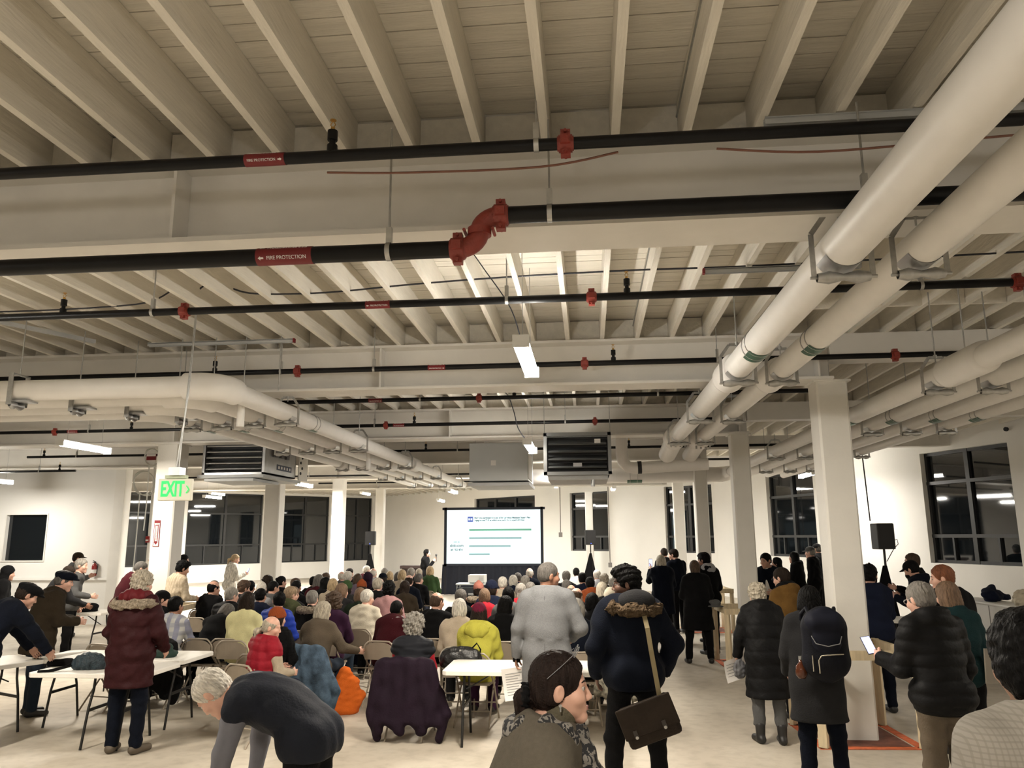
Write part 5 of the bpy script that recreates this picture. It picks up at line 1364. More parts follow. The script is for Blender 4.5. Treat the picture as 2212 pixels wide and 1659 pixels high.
# ================================================================== SEATED CROWD
POSES = {0: Fig(seat=True, lean=2, bend=3, head=(0, 2, 0), arms=arms('lap', 'lap')), 2: Fig(seat=True, lean=4, bend=3.5, side=1, head=(32, 6, 0), arms=arms('lap', 'hold')), 3: Fig(seat=True, lean=0, bend=4, twist=8, head=(-30, 4, 3), arms=arms('cross', 'lap')), 5: Fig(seat=True, lean=16, bend=9, head=(20, 38, 8), arms=arms('table', 'table'))}
PM = {}
for k, fg in POSES.items():
    PM[k, 'body'] = to_mesh('person', fg.body(.020, .012, .5, .012)); PM[k, 'trousers'] = to_mesh('trousers', fg.trousers(.024)); PM[k, 'HM'] = HM(fg)
    PM[k, 'p'] = to_mesh('jacket', fg.jacket(.019, t=.020, hem=.09, disp=folds(.007, 26, k)))
    PM[k, 'f'] = to_mesh('jacket', fg.jacket(.017, t=.034, hem=.09, disp=puff(.085, .016, k)))
    PM[k, 'h'] = to_mesh('jacket', fg.jacket(.017, t=.028, hem=.09, hood=True, disp=folds(.009, 24, k)))
PM['shoe'] = to_mesh('shoe', POSES[0].shoe('R', .014))
fg0 = POSES[0]
_pr = []
for i in range(14):
    a0, a1 = [math.radians(-10 - 160 * q / 14) for q in (i, i + 1)]
    _pr.append(cap(fg0.neck + v3(.155 * math.cos(a0), -.03 + .12 * math.sin(a0), .0), fg0.neck + v3(.155 * math.cos(a1), -.03 + .12 * math.sin(a1), .0), .042, .042, .02))
PM['fur'] = to_mesh('fur_trim', sdf_mesh(_pr, .012, disp=addd(folds(.008, 60, 3), folds(.006, 150, 4))))
HDESC = {'short': 'short', 'crop': 'cropped', 'fringe': 'receding', 'thick': 'thick', 'bob': 'bobbed', 'lob': 'shoulder-length', 'long': 'long', 'curly': 'curly', 'curlyshort': 'curly', 'pony': 'tied-back', 'bun': 'pinned-up', 'hoodup': ''}
HCD = dict(black='black', dark='dark', brown='brown', lbrown='light brown', grey='grey', dgrey='dark grey', white='white', blond='blond', sand='sandy', bgrey='pale grey', pepper='greying')
CD = dict(black='black', nylon_black='black puffer', char='charcoal', navy='navy', dnavy='dark navy', lgrey='light grey', grey='grey', pyellow='pale yellow', olive='olive', puffer_blue='bright blue puffer', burg='burgundy', green='green', tan='tan', mauve='mauve', plum='plum', dgreen='dark green', purple='purple', cream='cream', pink='pink', brown='brown', beige='beige', red='red', white='white', rust='rust')
SEEN = {}
def crowd(rows):
    xs = sorted(rows, key=lambda r: r[1])
    for i, r in enumerate(rows):
        X, Y, hk, hc_, sk, jt, jc, po = r[:8]; hat = r[8:] if len(r) > 8 else None
        dx, dy = -3.46 - X, 30.5 - Y; rz = math.atan2(-dx, dy) * .75 + ((i * 37) % 11 - 5) * .012
        s = .97 + .012 * ((i * 5) % 6)
        fg = POSES[po]; hx, hy = fg.hc[0] * s, fg.hc[1] * s
        loc = (X - (hx * math.cos(rz) - hy * math.sin(rz)), Y - (hx * math.sin(rz) + hy * math.cos(rz)), 0)
        row = 'near' if Y < 11.5 else 'middle' if Y < 15 else 'far'; side = 'left' if X < -1.9 - .10 * (Y - 9) else 'right'
        d = ('a %s %s hat' % (CD.get(hat[1], hat[1]), {'beanie': 'knitted', 'cone': 'pointed knitted', 'cap': 'peaked'}[hat[0]])) if hat else ('a plum hood up' if hk == 'hoodup' else '%s %s hair' % (HDESC[hk], HCD[hc_]))
        base = 'seated person with %s, %s jacket' % (d, CD.get(jc, jc))
        lab = base + ', %s %s rows' % (row, side)
        SEEN.setdefault(lab, []).append((X, None))
        root = link('person', PM[po, 'body'], SK[sk], None, loc, rz); root.scale = (s, s, s)
        tag(root, lab, 'person', 'audience in the rows of chairs')
        link('jacket', PM[po, {'F': 'p'}.get(jt, jt)], CL[jc], root)
        link('trousers', PM[po, 'trousers'], CL[('char', 'jean', 'black', 'navy')[i % 4]], root)
        if Y < 13.5:
            for sx in (1, -1):
                sh = link('shoe', PM['shoe'], M_shoe, root)
                if sx < 0: sh.location.x = -2 * fg.ank['R'][0]
        if hk:
            o = link('hood' if hk == 'hoodup' else 'hair', get_hair(hk, .011 if Y < 13 else .014, i % 2, fg.head_s), CL['plum'] if hk == 'hoodup' else HC[hc_], root); o.matrix_local = PM[po, 'HM']
        if hat:
            o = link('hat', get_hair(hat[0], .011, 0, fg.head_s), CL[hat[1]], root); o.matrix_local = PM[po, 'HM']
            o = link('hair', get_hair('bob', .014, 0, fg.head_s * .97), HC['dark'], root); o.matrix_local = PM[po, 'HM']
        if jt == 'F': link('fur_trim', PM['fur'], M_fur, root)
        yb = .02
        cl = (loc[0] + math.sin(rz) * yb, loc[1] - math.cos(rz) * yb)
        chair(cl, rz, 'folding chair under the %s' % base, full=Y < 12)
        SEEN[lab][-1] = (X, root)
    for lab, L in SEEN.items():
        if len(L) > 1:
            L.sort(key=lambda t: t[0])
            nm = ['leftmost', 'second from left', 'third from left', 'fourth from left', 'fifth from left']
            for q, (x, o) in enumerate(L): o['label'] = lab.replace('seated person', '%s seated person' % nm[q] if len(L) > 2 else ('left hand' if q == 0 else 'right hand') + ' seated person')
    # give chairs the same distinction
    seen = {}
    for o in COL.objects:
        if o.name.startswith('folding_chair') and o.get('label', '').startswith('folding chair under'):
            seen.setdefault(o['label'], []).append(o)
    for lab, L in seen.items():
        if len(L) > 1:
            L.sort(key=lambda o: o.location.y)
            for q, o in enumerate(L): o['label'] = lab + (', nearest of these', ', next one behind', ', third one behind', ', fourth one behind', ', fifth one behind', ', sixth one behind')[min(q, 5)]
crowd([
    (-7.07,14.47,'short','dgrey','pale','p','black',0),
    (-6.40,13.08,'fringe','black','mid','p','black',2),
    (-5.43,11.70,'short','grey','pale','f','nylon_black',2),
    (-6.08,13.56,'thick','brown','pale','p','char',2),
    (-5.05,10.75,'bob','dgrey','pale','p','black',5),
    (-6.23,14.16,'short','black','mid','p','black',0),
    (-5.21,12.26,'short','black','mid','p','navy',0),
    (-5.45,12.81,'crop','white','pale','p','lgrey',3),
    (-6.23,14.94,'curlyshort','dark','mid','p','black',0),
    (-5.58,13.66,'crop','black','mid','p','grey',2),
    (-6.24,15.67,'bun','black','pale','p','black',2),
    (-5.38,14.23,'short','black','mid','p','black',0),
    (-4.83,12.68,'short','lbrown','pale','p','char',0),
    (-4.56,10.30,'lob','dark','pale','p','pyellow',0),
    (-4.57,11.88,'short','sand','pale','h','olive',2),
    (-4.35,10.86,'short','black','mid','f','puffer_blue',3),
    (-4.05,11.37,'short','pepper','pale','F','black',0),
    (-5.74,15.15,'short','brown','pale','p','dnavy',2),
    (-5.68,15.99,'short','black','mid','p','black',0),
    (-5.23,15.01,'lob','dgrey','pale','p','burg',0),
    (-4.92,14.52,'long','black','mid','p','black',2),
    (-5.64,16.62,'short','brown','pale','p','char',0),
    (-4.24,13.63,None,None,'pale','p','char',0,'beanie','green'),
    (-5.70,17.90,'fringe','white','pale','p','grey',0),
    (-6.23,20.24,'short','dark','pale','p','black',2),
    (-5.14,16.58,'short','white','pale','p','grey',0),
    (-4.63,14.02,'bob','blond','pale','p','tan',3),
    (-4.79,16.12,'bob','brown','pale','p','mauve',0),
    (-6.04,21.15,'short','white','pale','p','burg',2),
    (-4.87,17.19,'hoodup','plum','pale','p','plum',0),
    (-4.15,14.24,None,None,'pale','p','char',0,'cone','rust'),
    (-3.75,13.85,'short','bgrey','pale','p','black',0),
    (-4.01,12.64,'bob','lbrown','pale','p','char',2),
    (-3.47,10.62,'curly','brown','pale','p','purple',0),
    (-3.31,11.67,'short','white','pale','p','cream',2),
    (-3.58,12.21,'bob','lbrown','pale','p','dgreen',0),
    (-4.08,15.24,'fringe','grey','pale','p','mauve',0),
    (-3.25,12.70,'curlyshort','black','dark','p','pink',0),
    (-5.12,18.48,'fringe','white','pale','p','lgrey',0),
    (-4.31,16.32,None,None,'pale','p','black',0,'cap','dnavy'),
    (-5.08,19.41,'short','grey','pale','p','char',0),
    (-4.33,17.78,'bob','dgrey','pale','p','mauve',2),
    (-4.66,18.25,'bob','blond','pale','p','cream',0),
    (-4.11,17.20,'bob','blond','pale','p','tan',0),
    (-4.23,18.61,'short','grey','pale','p','black',0),
    (-3.58,15.58,'fringe','dark','pale','p','dnavy',0),
    (-3.25,13.83,'long','dark','pale','p','brown',0),
    (-3.67,16.91,'short','dgrey','pale','p','black',2),
    (-4.28,19.72,'short','bgrey','pale','p','dnavy',0),
    (-3.92,19.27,'bob','blond','pale','p','green',3),
    (-2.06,10.66,'fringe','brown','pale','p','black',2),
    (-1.86,11.41,'short','dgrey','pale','p','black',0),
    (-1.63,9.90,'bob','white','pale','p','beige',0),
    (-1.89,13.47,None,None,'pale','F','dnavy',0,'cone','salmon'),
    (-1.63,12.27,'bob','lbrown','pale','p','red',0),
    (-1.60,12.97,None,None,'pale','p','navy',2,'beanie','navy'),
    (-1.59,14.50,'short','white','pale','f','tan',0),
    (-1.22,11.89,'long','black','mid','p','grey',0),
    (-1.10,10.42,'lob','black','mid','p','black',2),
    (-1.55,16.09,'bob','white','pale','p','navy',0),
    (-1.58,17.47,'short','dgrey','pale','p','navy',0),
    (-1.36,18.03,'fringe','white','pale','p','dnavy',0),
    (-1.21,14.92,'short','grey','pale','p','char',0),
    (-1.11,12.78,'long','grey','pale','p','red',0),
    (-1.00,13.42,'short','pepper','pale','p','olive',0),
    (-0.75,11.69,'short','black','mid','p','black',0),
    (-0.34,20.01,'short','black','dark','p','white',0),
    (-0.49,16.57,'short','pepper','pale','p','char',0),
    (-0.15,16.10,'short','black','mid','p','navy',0),
    (0.00,14.70,'short','black','dark','h','rust',0),
    (0.16,18.15,'short','white','pale','p','lgrey',0),
    (-0.42,14.35,'bob','dgrey','pale','p','grey',0),
    (-0.31,13.18,'fringe','dgrey','mid','p','char',0),
    (-0.19,11.35,'fringe','brown','pale','p','lgrey',2),
    (-0.18,9.56,'bob','grey','pale','p','dnavy',3),
    (0.19,13.02,'lob','bgrey','pale','p','black',0),
    (0.29,11.77,None,None,'pale','p','char',0,'beanie','cream'),
    (0.29,16.42,'curlyshort','bgrey','pale','p','char',0),
    (0.44,15.02,'curlyshort','grey','pale','p','mauve',0),
    (0.53,15.87,'short','dark','pale','p','black',0),
    (0.02,10.45,'bob','black','mid','p','black',0),
    (0.25,9.90,'lob','black','mid','p','navy',2),
])
# ================================================================== PEOPLE STANDING OR NEAR THE CAMERA
def wpos(fig, root, p):
    """figure-space point -> world"""
    s = root.scale[0]; a = root.rotation_euler[2]; x, y, z = [q * s for q in p]
    return Vector((root.location[0] + x * math.cos(a) - y * math.sin(a), root.location[1] + x * math.sin(a) + y * math.cos(a), root.location[2] + z))
def phone(loc, rot, label, lit=True):
    r = empty('phone', loc, 0, label, 'phone', 'mobile phones'); r.rotation_euler = rot
    MB().box((0, 0, 0), (.074, .009, .15)).build('case', M_dark, r, bevel=.006)
    MB().box((0, -.0052, 0), (.066, .001, .138)).build('display', emat('phone_lit', (.62, .66, 1.0), 1.3) if lit else M_glass, r)
    return r
def sheet(loc, rot, label, w=.216, hgt=.28, lines=9, curl=.03):
    b = MB(); n = 8; V = []
    for i in range(n + 1):
        for j in range(2): V.append((-w / 2 + w * j, curl * math.sin(i / n * 2.2), -hgt * i / n))
    b.add(V, [(2 * i, 2 * i + 1, 2 * i + 3, 2 * i + 2) for i in range(n)], True); b.add([(x, y + .0008, z) for x, y, z in V], [(2 * i + 2, 2 * i + 3, 2 * i + 1, 2 * i) for i in range(n)], True)
    o = b.build('paper_sheet', M_print_white); o.location = loc; o.rotation_euler = rot; tag(o, label, 'paper')
    t = MB()
    for k in range(lines):
        z = -.05 - (hgt - .08) * k / lines; y = curl * math.sin(-z / hgt * 2.2) - .0012
        t.add([(-w * .36, y, z), (w * (.36 - .1 * (k % 3)), y, z), (w * (.36 - .1 * (k % 3)), y, z - .006), (-w * .36, y, z - .006)], [(3, 2, 1, 0)])
    tag(t.build('printed_lines', mat('ink_grey', (.25, .25, .25), .8), o), kind='stuff')
    return o
# --- woman in the burgundy parka
f = Fig(lean=0, bend=3, head=(6, 4, 0), arms={'L': ((.34, .02, -1), (-.1, .55, -1)), 'R': ((.34, .05, -1), (-.15, .75, -.8))}, legs={'L': ((.06, .02, -1), (.02, -.04, -1)), 'R': ((.10, .03, -1), (.03, -.04, -1))}, build=1.02)
p = person('woman in a long burgundy parka with fur-edged hood, grey hair, standing', (-4.63, 7.76, 0), -.08, 1.72, f, 'pale', ('curlyshort', 'bgrey'), dict(t=.036, coat=.62, flare=-.02, disp=addd(puff(.17, .010, 2), folds(.006, 22, 8)), collar=False, name='parka'), 'parka', 'dnavy', M_shoe_b, h=.0115, hh=.008, hair_h=.006, shoe_rot=14)
link('hood', to_mesh('hood', sdf_mesh([ell(f.neck + v3(0, -.055, .02), (.150, .105, .085), .04), cap(f.neck + v3(-.10, .02, 0), f.neck + v3(.10, .02, 0), .06, .06, .04)], .009, [cap(f.neck + v3(0, .03, .02), f.hc, .07, .11, .02)], disp=addd(folds(.006, 50, 3), lambda x, y, z: .007 * np.abs(np.sin(x * 42)))), ), CL['parka_hood'], p)
ring_fur(p, f, M_fur, .205, .135, .036, (0, -.035, -.045), 12, (178, 362), 'fur_trim', 5, .016)
# --- man in the grey overcoat
f = Fig(lean=1, bend=1.5, head=(60, 4, 0), arms={'L': ((.26, -.02, -1), (.08, .10, -1)), 'R': ((.42, .02, -1), (-.35, .9, -.45))}, build=.96, sh=1.12)
M_coat = mat('grey_wool', (.16, .163, .168), .95, var=.10, scale=60, bump=.3, bscale=160, spec=.15)
p = person('tall man in a long grey wool overcoat holding a paper', (-.43, 7.80, 0), -.06, 1.80, f, 'tan', ('crop', 'dgrey'), dict(t=.034, coat=.50, flare=.0, disp=addd(folds(.007, 13, 5), lambda x, y, z: .006 * np.sin(x * 38) * (z < 1.05)), name='overcoat'), M_coat, 'tan', M_shoe_b, h=.0115, hh=.006, hair_h=.0065, hand={'L': .75, 'R': .5})
MB().bar(tuple(f.sp[4] + v3(0, -.150, -.03)), tuple(f.pel + v3(0, -.172, -.1)), .006, .004, up=(0, 1, 0)).build('back_seam', mat('seam_grey', (.08, .08, .085), .9), p)
b = MB(); c = f.neck + v3(0, -.012, .02)
b.lathe([(.098, -.035), (.088, .03), (.080, .034), (.083, -.02)], c, 24); b.build('collar', M_coat, p)
eyes(p, f)
hw = wpos(f, p, f.wri['L'] + f.hdir['L'] * .10)
MB().lathe([(.034, -.02), (.036, .0), (.034, .02)], tuple(f.wri['L'] + f.hdir['L'] * .03), 14, axis=tuple(f.hdir['L'])).build('cuff', CL['black'], p)
sheet((hw.x - .03, hw.y - .04, hw.z + .0), (0, math.radians(-8), .1), 'printed white paper held by the man in the grey overcoat', .23, .30)
# --- man in the black parka with the satchel, in profile
f = Fig(lean=1, bend=2, head=(-84, 4, 0), arms={'L': ((.36, -.05, -1), (-.12, .55, -1)), 'R': ((.50, -.10, -1), (-.25, .5, -1))}, legs=WIDE, build=1.02, sh=1.1, twist=-6)
p = person('man in a black parka with brown fur hood, glasses and dark curly hair', (.33, 6.62, 0), .10, 1.80, f, 'dark', ('thick', 'black'), dict(t=.045, hem=.13, disp=folds(.010, 15, 6), name='parka', hood=True), 'dnavy', 'black', h=.0115, hh=.0055, hair_h=.006, shoe_rot=10)
link('hood', to_mesh('hood', sdf_mesh([ell(f.neck + f.TR @ v3(.025, -.105, .0), (.145, .085, .095), .04), cap(f.neck + f.TR @ v3(.11, -.03, .02), f.neck + f.TR @ v3(.09, .06, .0), .05, .04, .03)], .010, [cap(f.neck + v3(0, .02, .03), f.hc, .07, .12, .02)], disp=folds(.006, 25, 3))), CL['char'], p)
ring_fur(p, f, M_fur_d, .175, .13, .038, (0, -.06, -.03), 16, (165, 375), 'fur_trim', 7, .016)
eyes(p, f); glasses(p, f)
bag = empty('satchel', (.43, 6.40, .68), math.radians(-4), 'dark brown satchel on the back of the man in the black parka', 'bag'); bag.rotation_euler = (0, math.radians(-21), math.radians(-3))
M_sat = mat('satchel_brown', (.020, .014, .010), .6, spec=.12, var=.2, scale=9, bump=.2, bscale=60)
MB().box((0, 0, .0), (.42, .12, .30)).build('pouch', M_sat, bag, bevel=.03)
MB().box((0, -.066, .045), (.44, .018, .23)).build('flap', M_sat, bag, bevel=.012)
for x in (-.13, .10): MB().box((x, -.08, -.045), (.03, .008, .06)).build('buckle_strap', mat('strap_dark', (.02, .015, .012), .5), bag); 
for x in (-.13, .10): MB().cyl((x, -.088, -.065), (x, -.082, -.065), .012, n=10).build('stud', M_steel, bag)
sm = mat('strap_tan', (.20, .16, .085), .8)
s0 = MB(); pts = [(.52, 6.39, .80), (.49, 6.385, 1.0), (.46, 6.38, 1.2), (.44, 6.40, 1.36), (.42, 6.48, 1.47)]
for i in range(4): s0.bar(pts[i], pts[i + 1], .036, .008, up=(0, 1, 0))
st = s0.build('shoulder_strap', sm); st.parent = bag; bpy.context.view_layer.update(); st.matrix_parent_inverse = bag.matrix_world.inverted()
# --- woman in the foreground, in profile
f = Fig(lean=2, bend=4, head=(2, 0, 0), arms={'L': ((.22, .15, -1), (-.1, .5, -1)), 'R': ((.22, .1, -1), (-.1, .5, -1))}, build=1.10, sh=1.05, head_s=1.02, fem=.0)
M_cape = mat('taupe_wool', (.105, .092, .072), .95, spec=.12, var=.08, scale=50, bump=.3, bscale=150)
p = person('woman in the foreground in profile, hair tied back, taupe coat and scarf', (-.24, 2.95, 0), math.radians(-84), 1.645, f, 'pale', None, dict(t=.045, coat=.55, disp=folds(.006, 14, 4), name='coat', collar=False), M_cape, 'black', h=.010, hh=.0032)
hs_ = f.head_s
hm = sdf_mesh([ell((0, -.014, .036), (.0835, .1045, .0965), .02), ell((0, -.042, -.02), (.078, .072, .064), .02), cap((0, -.10, -.02), (0, -.135, -.035), .022, .03, .02), cap((0, -.135, -.04), (0, -.142, -.13), .036, .022, .02)], .0042, [ell((0, .128, -.030), (.090, .080, .116), .010)] + [ell((q * .094, .004, -.014), (.024, .026, .040), .006) for q in (-1, 1)] + [ell((0, .0, -.118), (.12, .10, .05), .01)], disp=lambda x, y, z: .0016 * np.sin(np.arctan2(z - .0 + .3 * y, np.abs(x) + .02) * 60 + 30 * y) + .0012 * np.sin(x * 300 + y * 40))
o = link('hair', to_mesh('hair', (hm[0] * hs_, hm[1])), hairmat('front_dark', (.020, .013, .011)), p); o.matrix_local = HM(f)
t = sdf_mesh([cap((.0, -.128 + .012 * math.cos(a), -.028 + .0 + .0), (.036 * math.cos(a), -.128, -.028 + .036 * math.sin(a)), .014, .016, .01) for a in np.linspace(0, 6.0, 9)], .005, disp=folds(.004, 130, 2))
o = link('hair_tie', to_mesh('hair_tie', (t[0] * hs_, t[1])), CL['black'], p); o.matrix_local = HM(f)
eyes(p, f)
for q in (-1, 1):
    b = MB(); b.cyl((q * .083, -.004, -.046), (q * .086, -.004, -.046), .006, n=10); b.cyl((q * .084, -.004, -.052), (q * .084, -.004, -.066), .0035, n=8); o = b.build('earring', M_steel, p); o.matrix_local = HM(f) @ Matrix.Scale(hs_, 4)
b = MB()
for q in (-1, 1):
    b.tube([(q * .034 + .024 * math.cos(a), .060 + .0 + .010 * math.sin(a), .128 + .018 * math.sin(a)) for a in np.linspace(0, 2 * PI, 17)[:-1]], .0016, 5, closed=True); b.tube([(q * .058, .056, .13), (q * .080, .0, .085), (q * .086, -.05, .045)], .0016, 5)
o = b.build('glasses', mat('clear_frame', (.16, .16, .17), .2), p); o.matrix_local = HM(f) @ Matrix.Scale(hs_, 4)
def scarf_mat():
    m, nt, bs = _nodes('leopard_scarf'); bs.inputs['Roughness'].default_value = .85
    tc = nt.nodes.new('ShaderNodeTexCoord'); w = nt.nodes.new('ShaderNodeTexNoise'); w.inputs['Scale'].default_value = 26; w.inputs['Detail'].default_value = 2; w.inputs['Distortion'].default_value = 1.5
    r = nt.nodes.new('ShaderNodeValToRGB'); r.color_ramp.interpolation = 'CONSTANT'; r.color_ramp.elements[0].color = (.012, .012, .014, 1); r.color_ramp.elements[1].position = .52; r.color_ramp.elements[1].color = (.20, .185, .165, 1)
    nt.links.new(tc.outputs['Object'], w.inputs['Vector']); nt.links.new(w.outputs['Fac'], r.inputs[0]); nt.links.new(r.outputs[0], bs.inputs['Base Color']); return m
n0 = f.neck
SP = [cap(n0 + v3(.115 * math.cos(a0), -.01 + .115 * math.sin(a0), .012 + .015 * math.cos(a0 * 2) - .055 * (math.sin(a0) > 0) * math.sin(a0)), n0 + v3(.115 * math.cos(a1), -.01 + .115 * math.sin(a1), .012 + .015 * math.cos(a1 * 2) - .055 * (math.sin(a1) > 0) * math.sin(a1)), .042, .042, .02) for a0, a1 in zip(np.linspace(0, 2 * PI, 17)[:-1], np.linspace(0, 2 * PI, 17)[1:])]
SP += [cap(n0 + v3(.05, .12, -.06), n0 + v3(.08, .20, -.22), .05, .055, .03, sc=((0, 1, 0), .6)), cap(n0 + v3(.08, .20, -.22), n0 + v3(.09, .21, -.46), .055, .06, .03, sc=((0, 1, 0), .5)), cap(n0 + v3(-.05, .12, -.06), n0 + v3(-.07, .19, -.24), .05, .055, .03, sc=((0, 1, 0), .6))]
link('scarf', to_mesh('scarf', sdf_mesh(SP, .008, disp=addd(folds(.008, 40, 3), lambda x, y, z: .004 * np.sin(z * 90 + x * 40)))), scarf_mat(), p)
link('turtleneck', to_mesh('turtleneck', sdf_mesh([cap(n0 + v3(0, .01, -.03), n0 + v3(0, .038, .065), .082, .068, .02)], .008)), mat('olive_knit', (.10, .088, .06), .95, spec=.12, bump=.4, bscale=120), p)
# --- man at the right edge, back of the head
f = Fig(lean=1, bend=3, head=(6, 6, 0), arms=arms('down', 'down'), build=1.05, sh=1.15)
p = person('man at the right edge seen from behind, black hair, checked pale shirt', (1.27, 2.36, 0), .15, 1.83, f, 'tan', None, dict(t=.026, hem=.16, disp=folds(.007, 16, 8), name='shirt'), plaid('shirt_check', (.25, .23, .20), (.215, .195, .165), (.185, .165, .14), 75, .3), 'char', h=.010, hh=.005)
hm = sdf_mesh([ell((0, -.014, .042), (.0945, .112, .106), .02), ell((0, -.040, -.03), (.086, .076, .088), .02), ell((0, -.022, -.012), (.1005, .082, .075), .02)], .0048, [ell((0, .128, -.03), (.088, .080, .108), .012)], disp=addd(folds(.0022, 130, 4), folds(.0016, 320, 6)))
o = link('hair', to_mesh('hair', hm), HC['black'], p); o.matrix_local = HM(f)
# --- man bending down in the foreground
f = Fig(lean=38, bend=13, head=(0, 58, -6), arms={'L': ((.02, .25, -1), (0, .10, -1)), 'R': ((.04, .15, -1), (0, .1, -1))}, legs={'L': ((.05, .12, -1), (.02, -.22, -1)), 'R': ((.05, .02, -1), (.02, -.15, -1))}, build=1.08, head_s=1.08, neck=.135)
p = person('white haired man in a dark vest bending far forward in the foreground', (-1.62, 4.62, 0), math.radians(84), 1.70, f, 'pale', ('short', 'white'), dict(t=.016, hem=.06, disp=folds(.006, 24, 3), name='shirt'), mat('shirt_grey', (.15, .15, .17), .9, spec=.12, var=.1, scale=12), 'black', h=.009, hh=.0045, hair_h=.006)
link('vest', to_mesh('vest', f.jacket(.011, t=.030, hem=.10, vest=True, disp=puff(.16, .006, 3, (0, .35, .9)))), mat('vest_navy', (.012, .014, .021), .7, spec=.12, var=.15, scale=8, bump=.2, bscale=60), p)
eyes(p, f)
# --- man in the black puffer with a phone
f = Fig(lean=2, bend=4, head=(-18, 14, 0), arms={'L': ((.22, .12, -1), (-.05, 1, .15)), 'R': ((.25, -.02, -1), (-.15, .5, -1))}, build=1.0, sh=1.02, twist=-10)
p = person('grey haired man in a black quilted jacket looking at his phone', (2.46, 6.05, 0), .12, 1.72, f, 'pale', ('short', 'pepper'), dict(t=.036, hem=.14, disp=puff(.088, .014, 4), name='puffer_jacket', hood=True), 'nylon_black', 'taupe', h=.0115, hh=.007, hair_h=.007, hand={'L': .7, 'R': .4})
glasses(p, f, M_steel); eyes(p, f)
hw = wpos(f, p, f.wri['L'] + f.hdir['L'] * .10)
phone((hw.x - .02, hw.y + .02, hw.z + .06), (math.radians(-38), math.radians(-8), math.radians(6)), 'lit phone held by the man in the black quilted jacket')
# --- woman with the backpack
f = Fig(lean=1, bend=2, head=(22, 8, 0), arms={'L': ((.20, .10, -1), (-.10, .75, -.7)), 'R': ((.16, .1, -1), (-.1, .6, -.8))}, legs={'L': ((.04, .02, -1), (.02, -.04, -1)), 'R': ((.12, .02, -1), (.06, -.04, -1))}, fem=1)
p = person('black haired woman in a long dark coat wearing a black backpack', (1.86, 7.02, 0), -.10, 1.62, f, 'mid', ('lob', 'black'), dict(t=.030, coat=.60, disp=folds(.006, 18, 4), name='coat'), 'char', 'dnavy', h=.0135, hh=.007, hair_h=.007, boot=True, tr=dict(cuff=.165))
glasses(p, f, M_steel)
bp = empty('backpack', (1.875, 6.74, .98), -.08, 'black backpack with pale zips on the dark coated woman', 'backpack')
M_bp = mat('backpack_black', (.006, .0065, .010), .6, spec=.12, var=.2, scale=10, bump=.2, bscale=120)
link('pack_body', to_mesh('pack_body', sdf_mesh([cap((-.09, 0, .08), (.09, 0, .08), .085, .085, .04), cap((-.085, 0, .38), (.085, 0, .38), .08, .08, .04), cap((0, 0, .08), (0, 0, .38), .15, .145, .05, sc=((0, 1, 0), .62)), cap((-.11, -.0, .12), (-.10, 0, .34), .07, .07, .04), cap((.11, 0, .12), (.10, 0, .34), .07, .07, .04)], .009)), M_bp, bp)
link('flap', to_mesh('flap', sdf_mesh([cap((-.07, -.03, .40), (.07, -.03, .40), .085, .085, .03), cap((0, -.075, .26), (0, -.05, .40), .115, .12, .03, sc=((0, 1, 0), .25))], .009)), mat('flap_navy', (.008, .009, .016), .65, spec=.12), bp)
zm = mat('zip_pale', (.42, .38, .30), .4, .4)
MB().tube([(-.115, -.085, .30), (-.09, -.115, .245), (0, -.125, .225), (.09, -.115, .245), (.115, -.085, .30)], .004, 5).build('flap_piping', mat('piping_grey', (.2, .2, .2), .5), bp)
MB().tube([(-.075, -.112, .02), (-.078, -.115, .12), (-.055, -.12, .155), (.06, -.12, .165), (.115, -.10, .165)], .005, 5).build('zip', zm, bp); MB().tube([(-.118, -.09, .03), (-.12, -.092, .15)], .004, 5).build('zip', zm, bp)
for s in (-1, 1): MB().tube([(s * .09, .02, .42), (s * .11, .10, .50), (s * .13, .22, .44), (s * .14, .26, .25), (s * .13, .16, .08)], .016, 6).build('shoulder_strap', M_bp, bp)
bt = empty('bottle', (1.69, 6.80, .93), 0, 'round brown bottle in the side pocket of the backpack', 'bottle')
MB().lathe([(0, 0), (.03, .004), (.045, .03), (.048, .06), (.04, .10), (.018, .125), (.016, .15), (0, .152)], n=16).build('glass', mat('amber', (.07, .02, .008), .12), bt); MB().cyl((0, 0, .15), (0, 0, .175), .018, n=12).build('cap', M_steel, bt)
# --- woman in the long black puffer
f = Fig(lean=4, bend=4, head=(-8, 14, 0), arms={'L': ((.30, .12, -1), (.05, .45, -1)), 'R': ((.20, .3, -1), (-.25, 1, -.2))}, legs={'L': ((.06, .10, -1), (.02, -.12, -1)), 'R': ((.02, -.06, -1), (.0, -.12, -1))}, build=1.05, fem=1)
p = person('white haired woman in a long black quilted coat and ankle boots', (1.80, 8.62, 0), .12, 1.56, f, 'pale', ('curlyshort', 'bgrey'), dict(t=.036, coat=.48, flare=-.01, hood=True, disp=puff(.14, .011, 6), name='quilted_coat'), 'nylon_black', 'grey', h=.0135, hh=.009, hair_h=.0065, boot=True, tr=dict(cuff=.175))
hw = wpos(f, p, f.wri['L'] + f.hdir['L'] * .08)
sheet((hw.x - .06, hw.y - .03, hw.z + .03), (.1, -.25, .3), 'white paper in the hand of the long black coat woman', .18, .24, 5)
lump('striped_pouch', [ell((0, 0, .09), (.07, .05, .10), .02), cap((0, 0, .18), (.03, .02, .24), .02, .015, .02)], mat('stripe_grey', (.12, .12, .13), .8, var=.8, scale=60, stretch=(1, 1, .05)), 'grey striped pouch held by the long black coat woman', 'pouch', (hw.x + .02, hw.y - .05, hw.z - .16), .3, .008, folds(.004, 60, 2), cuts=[])

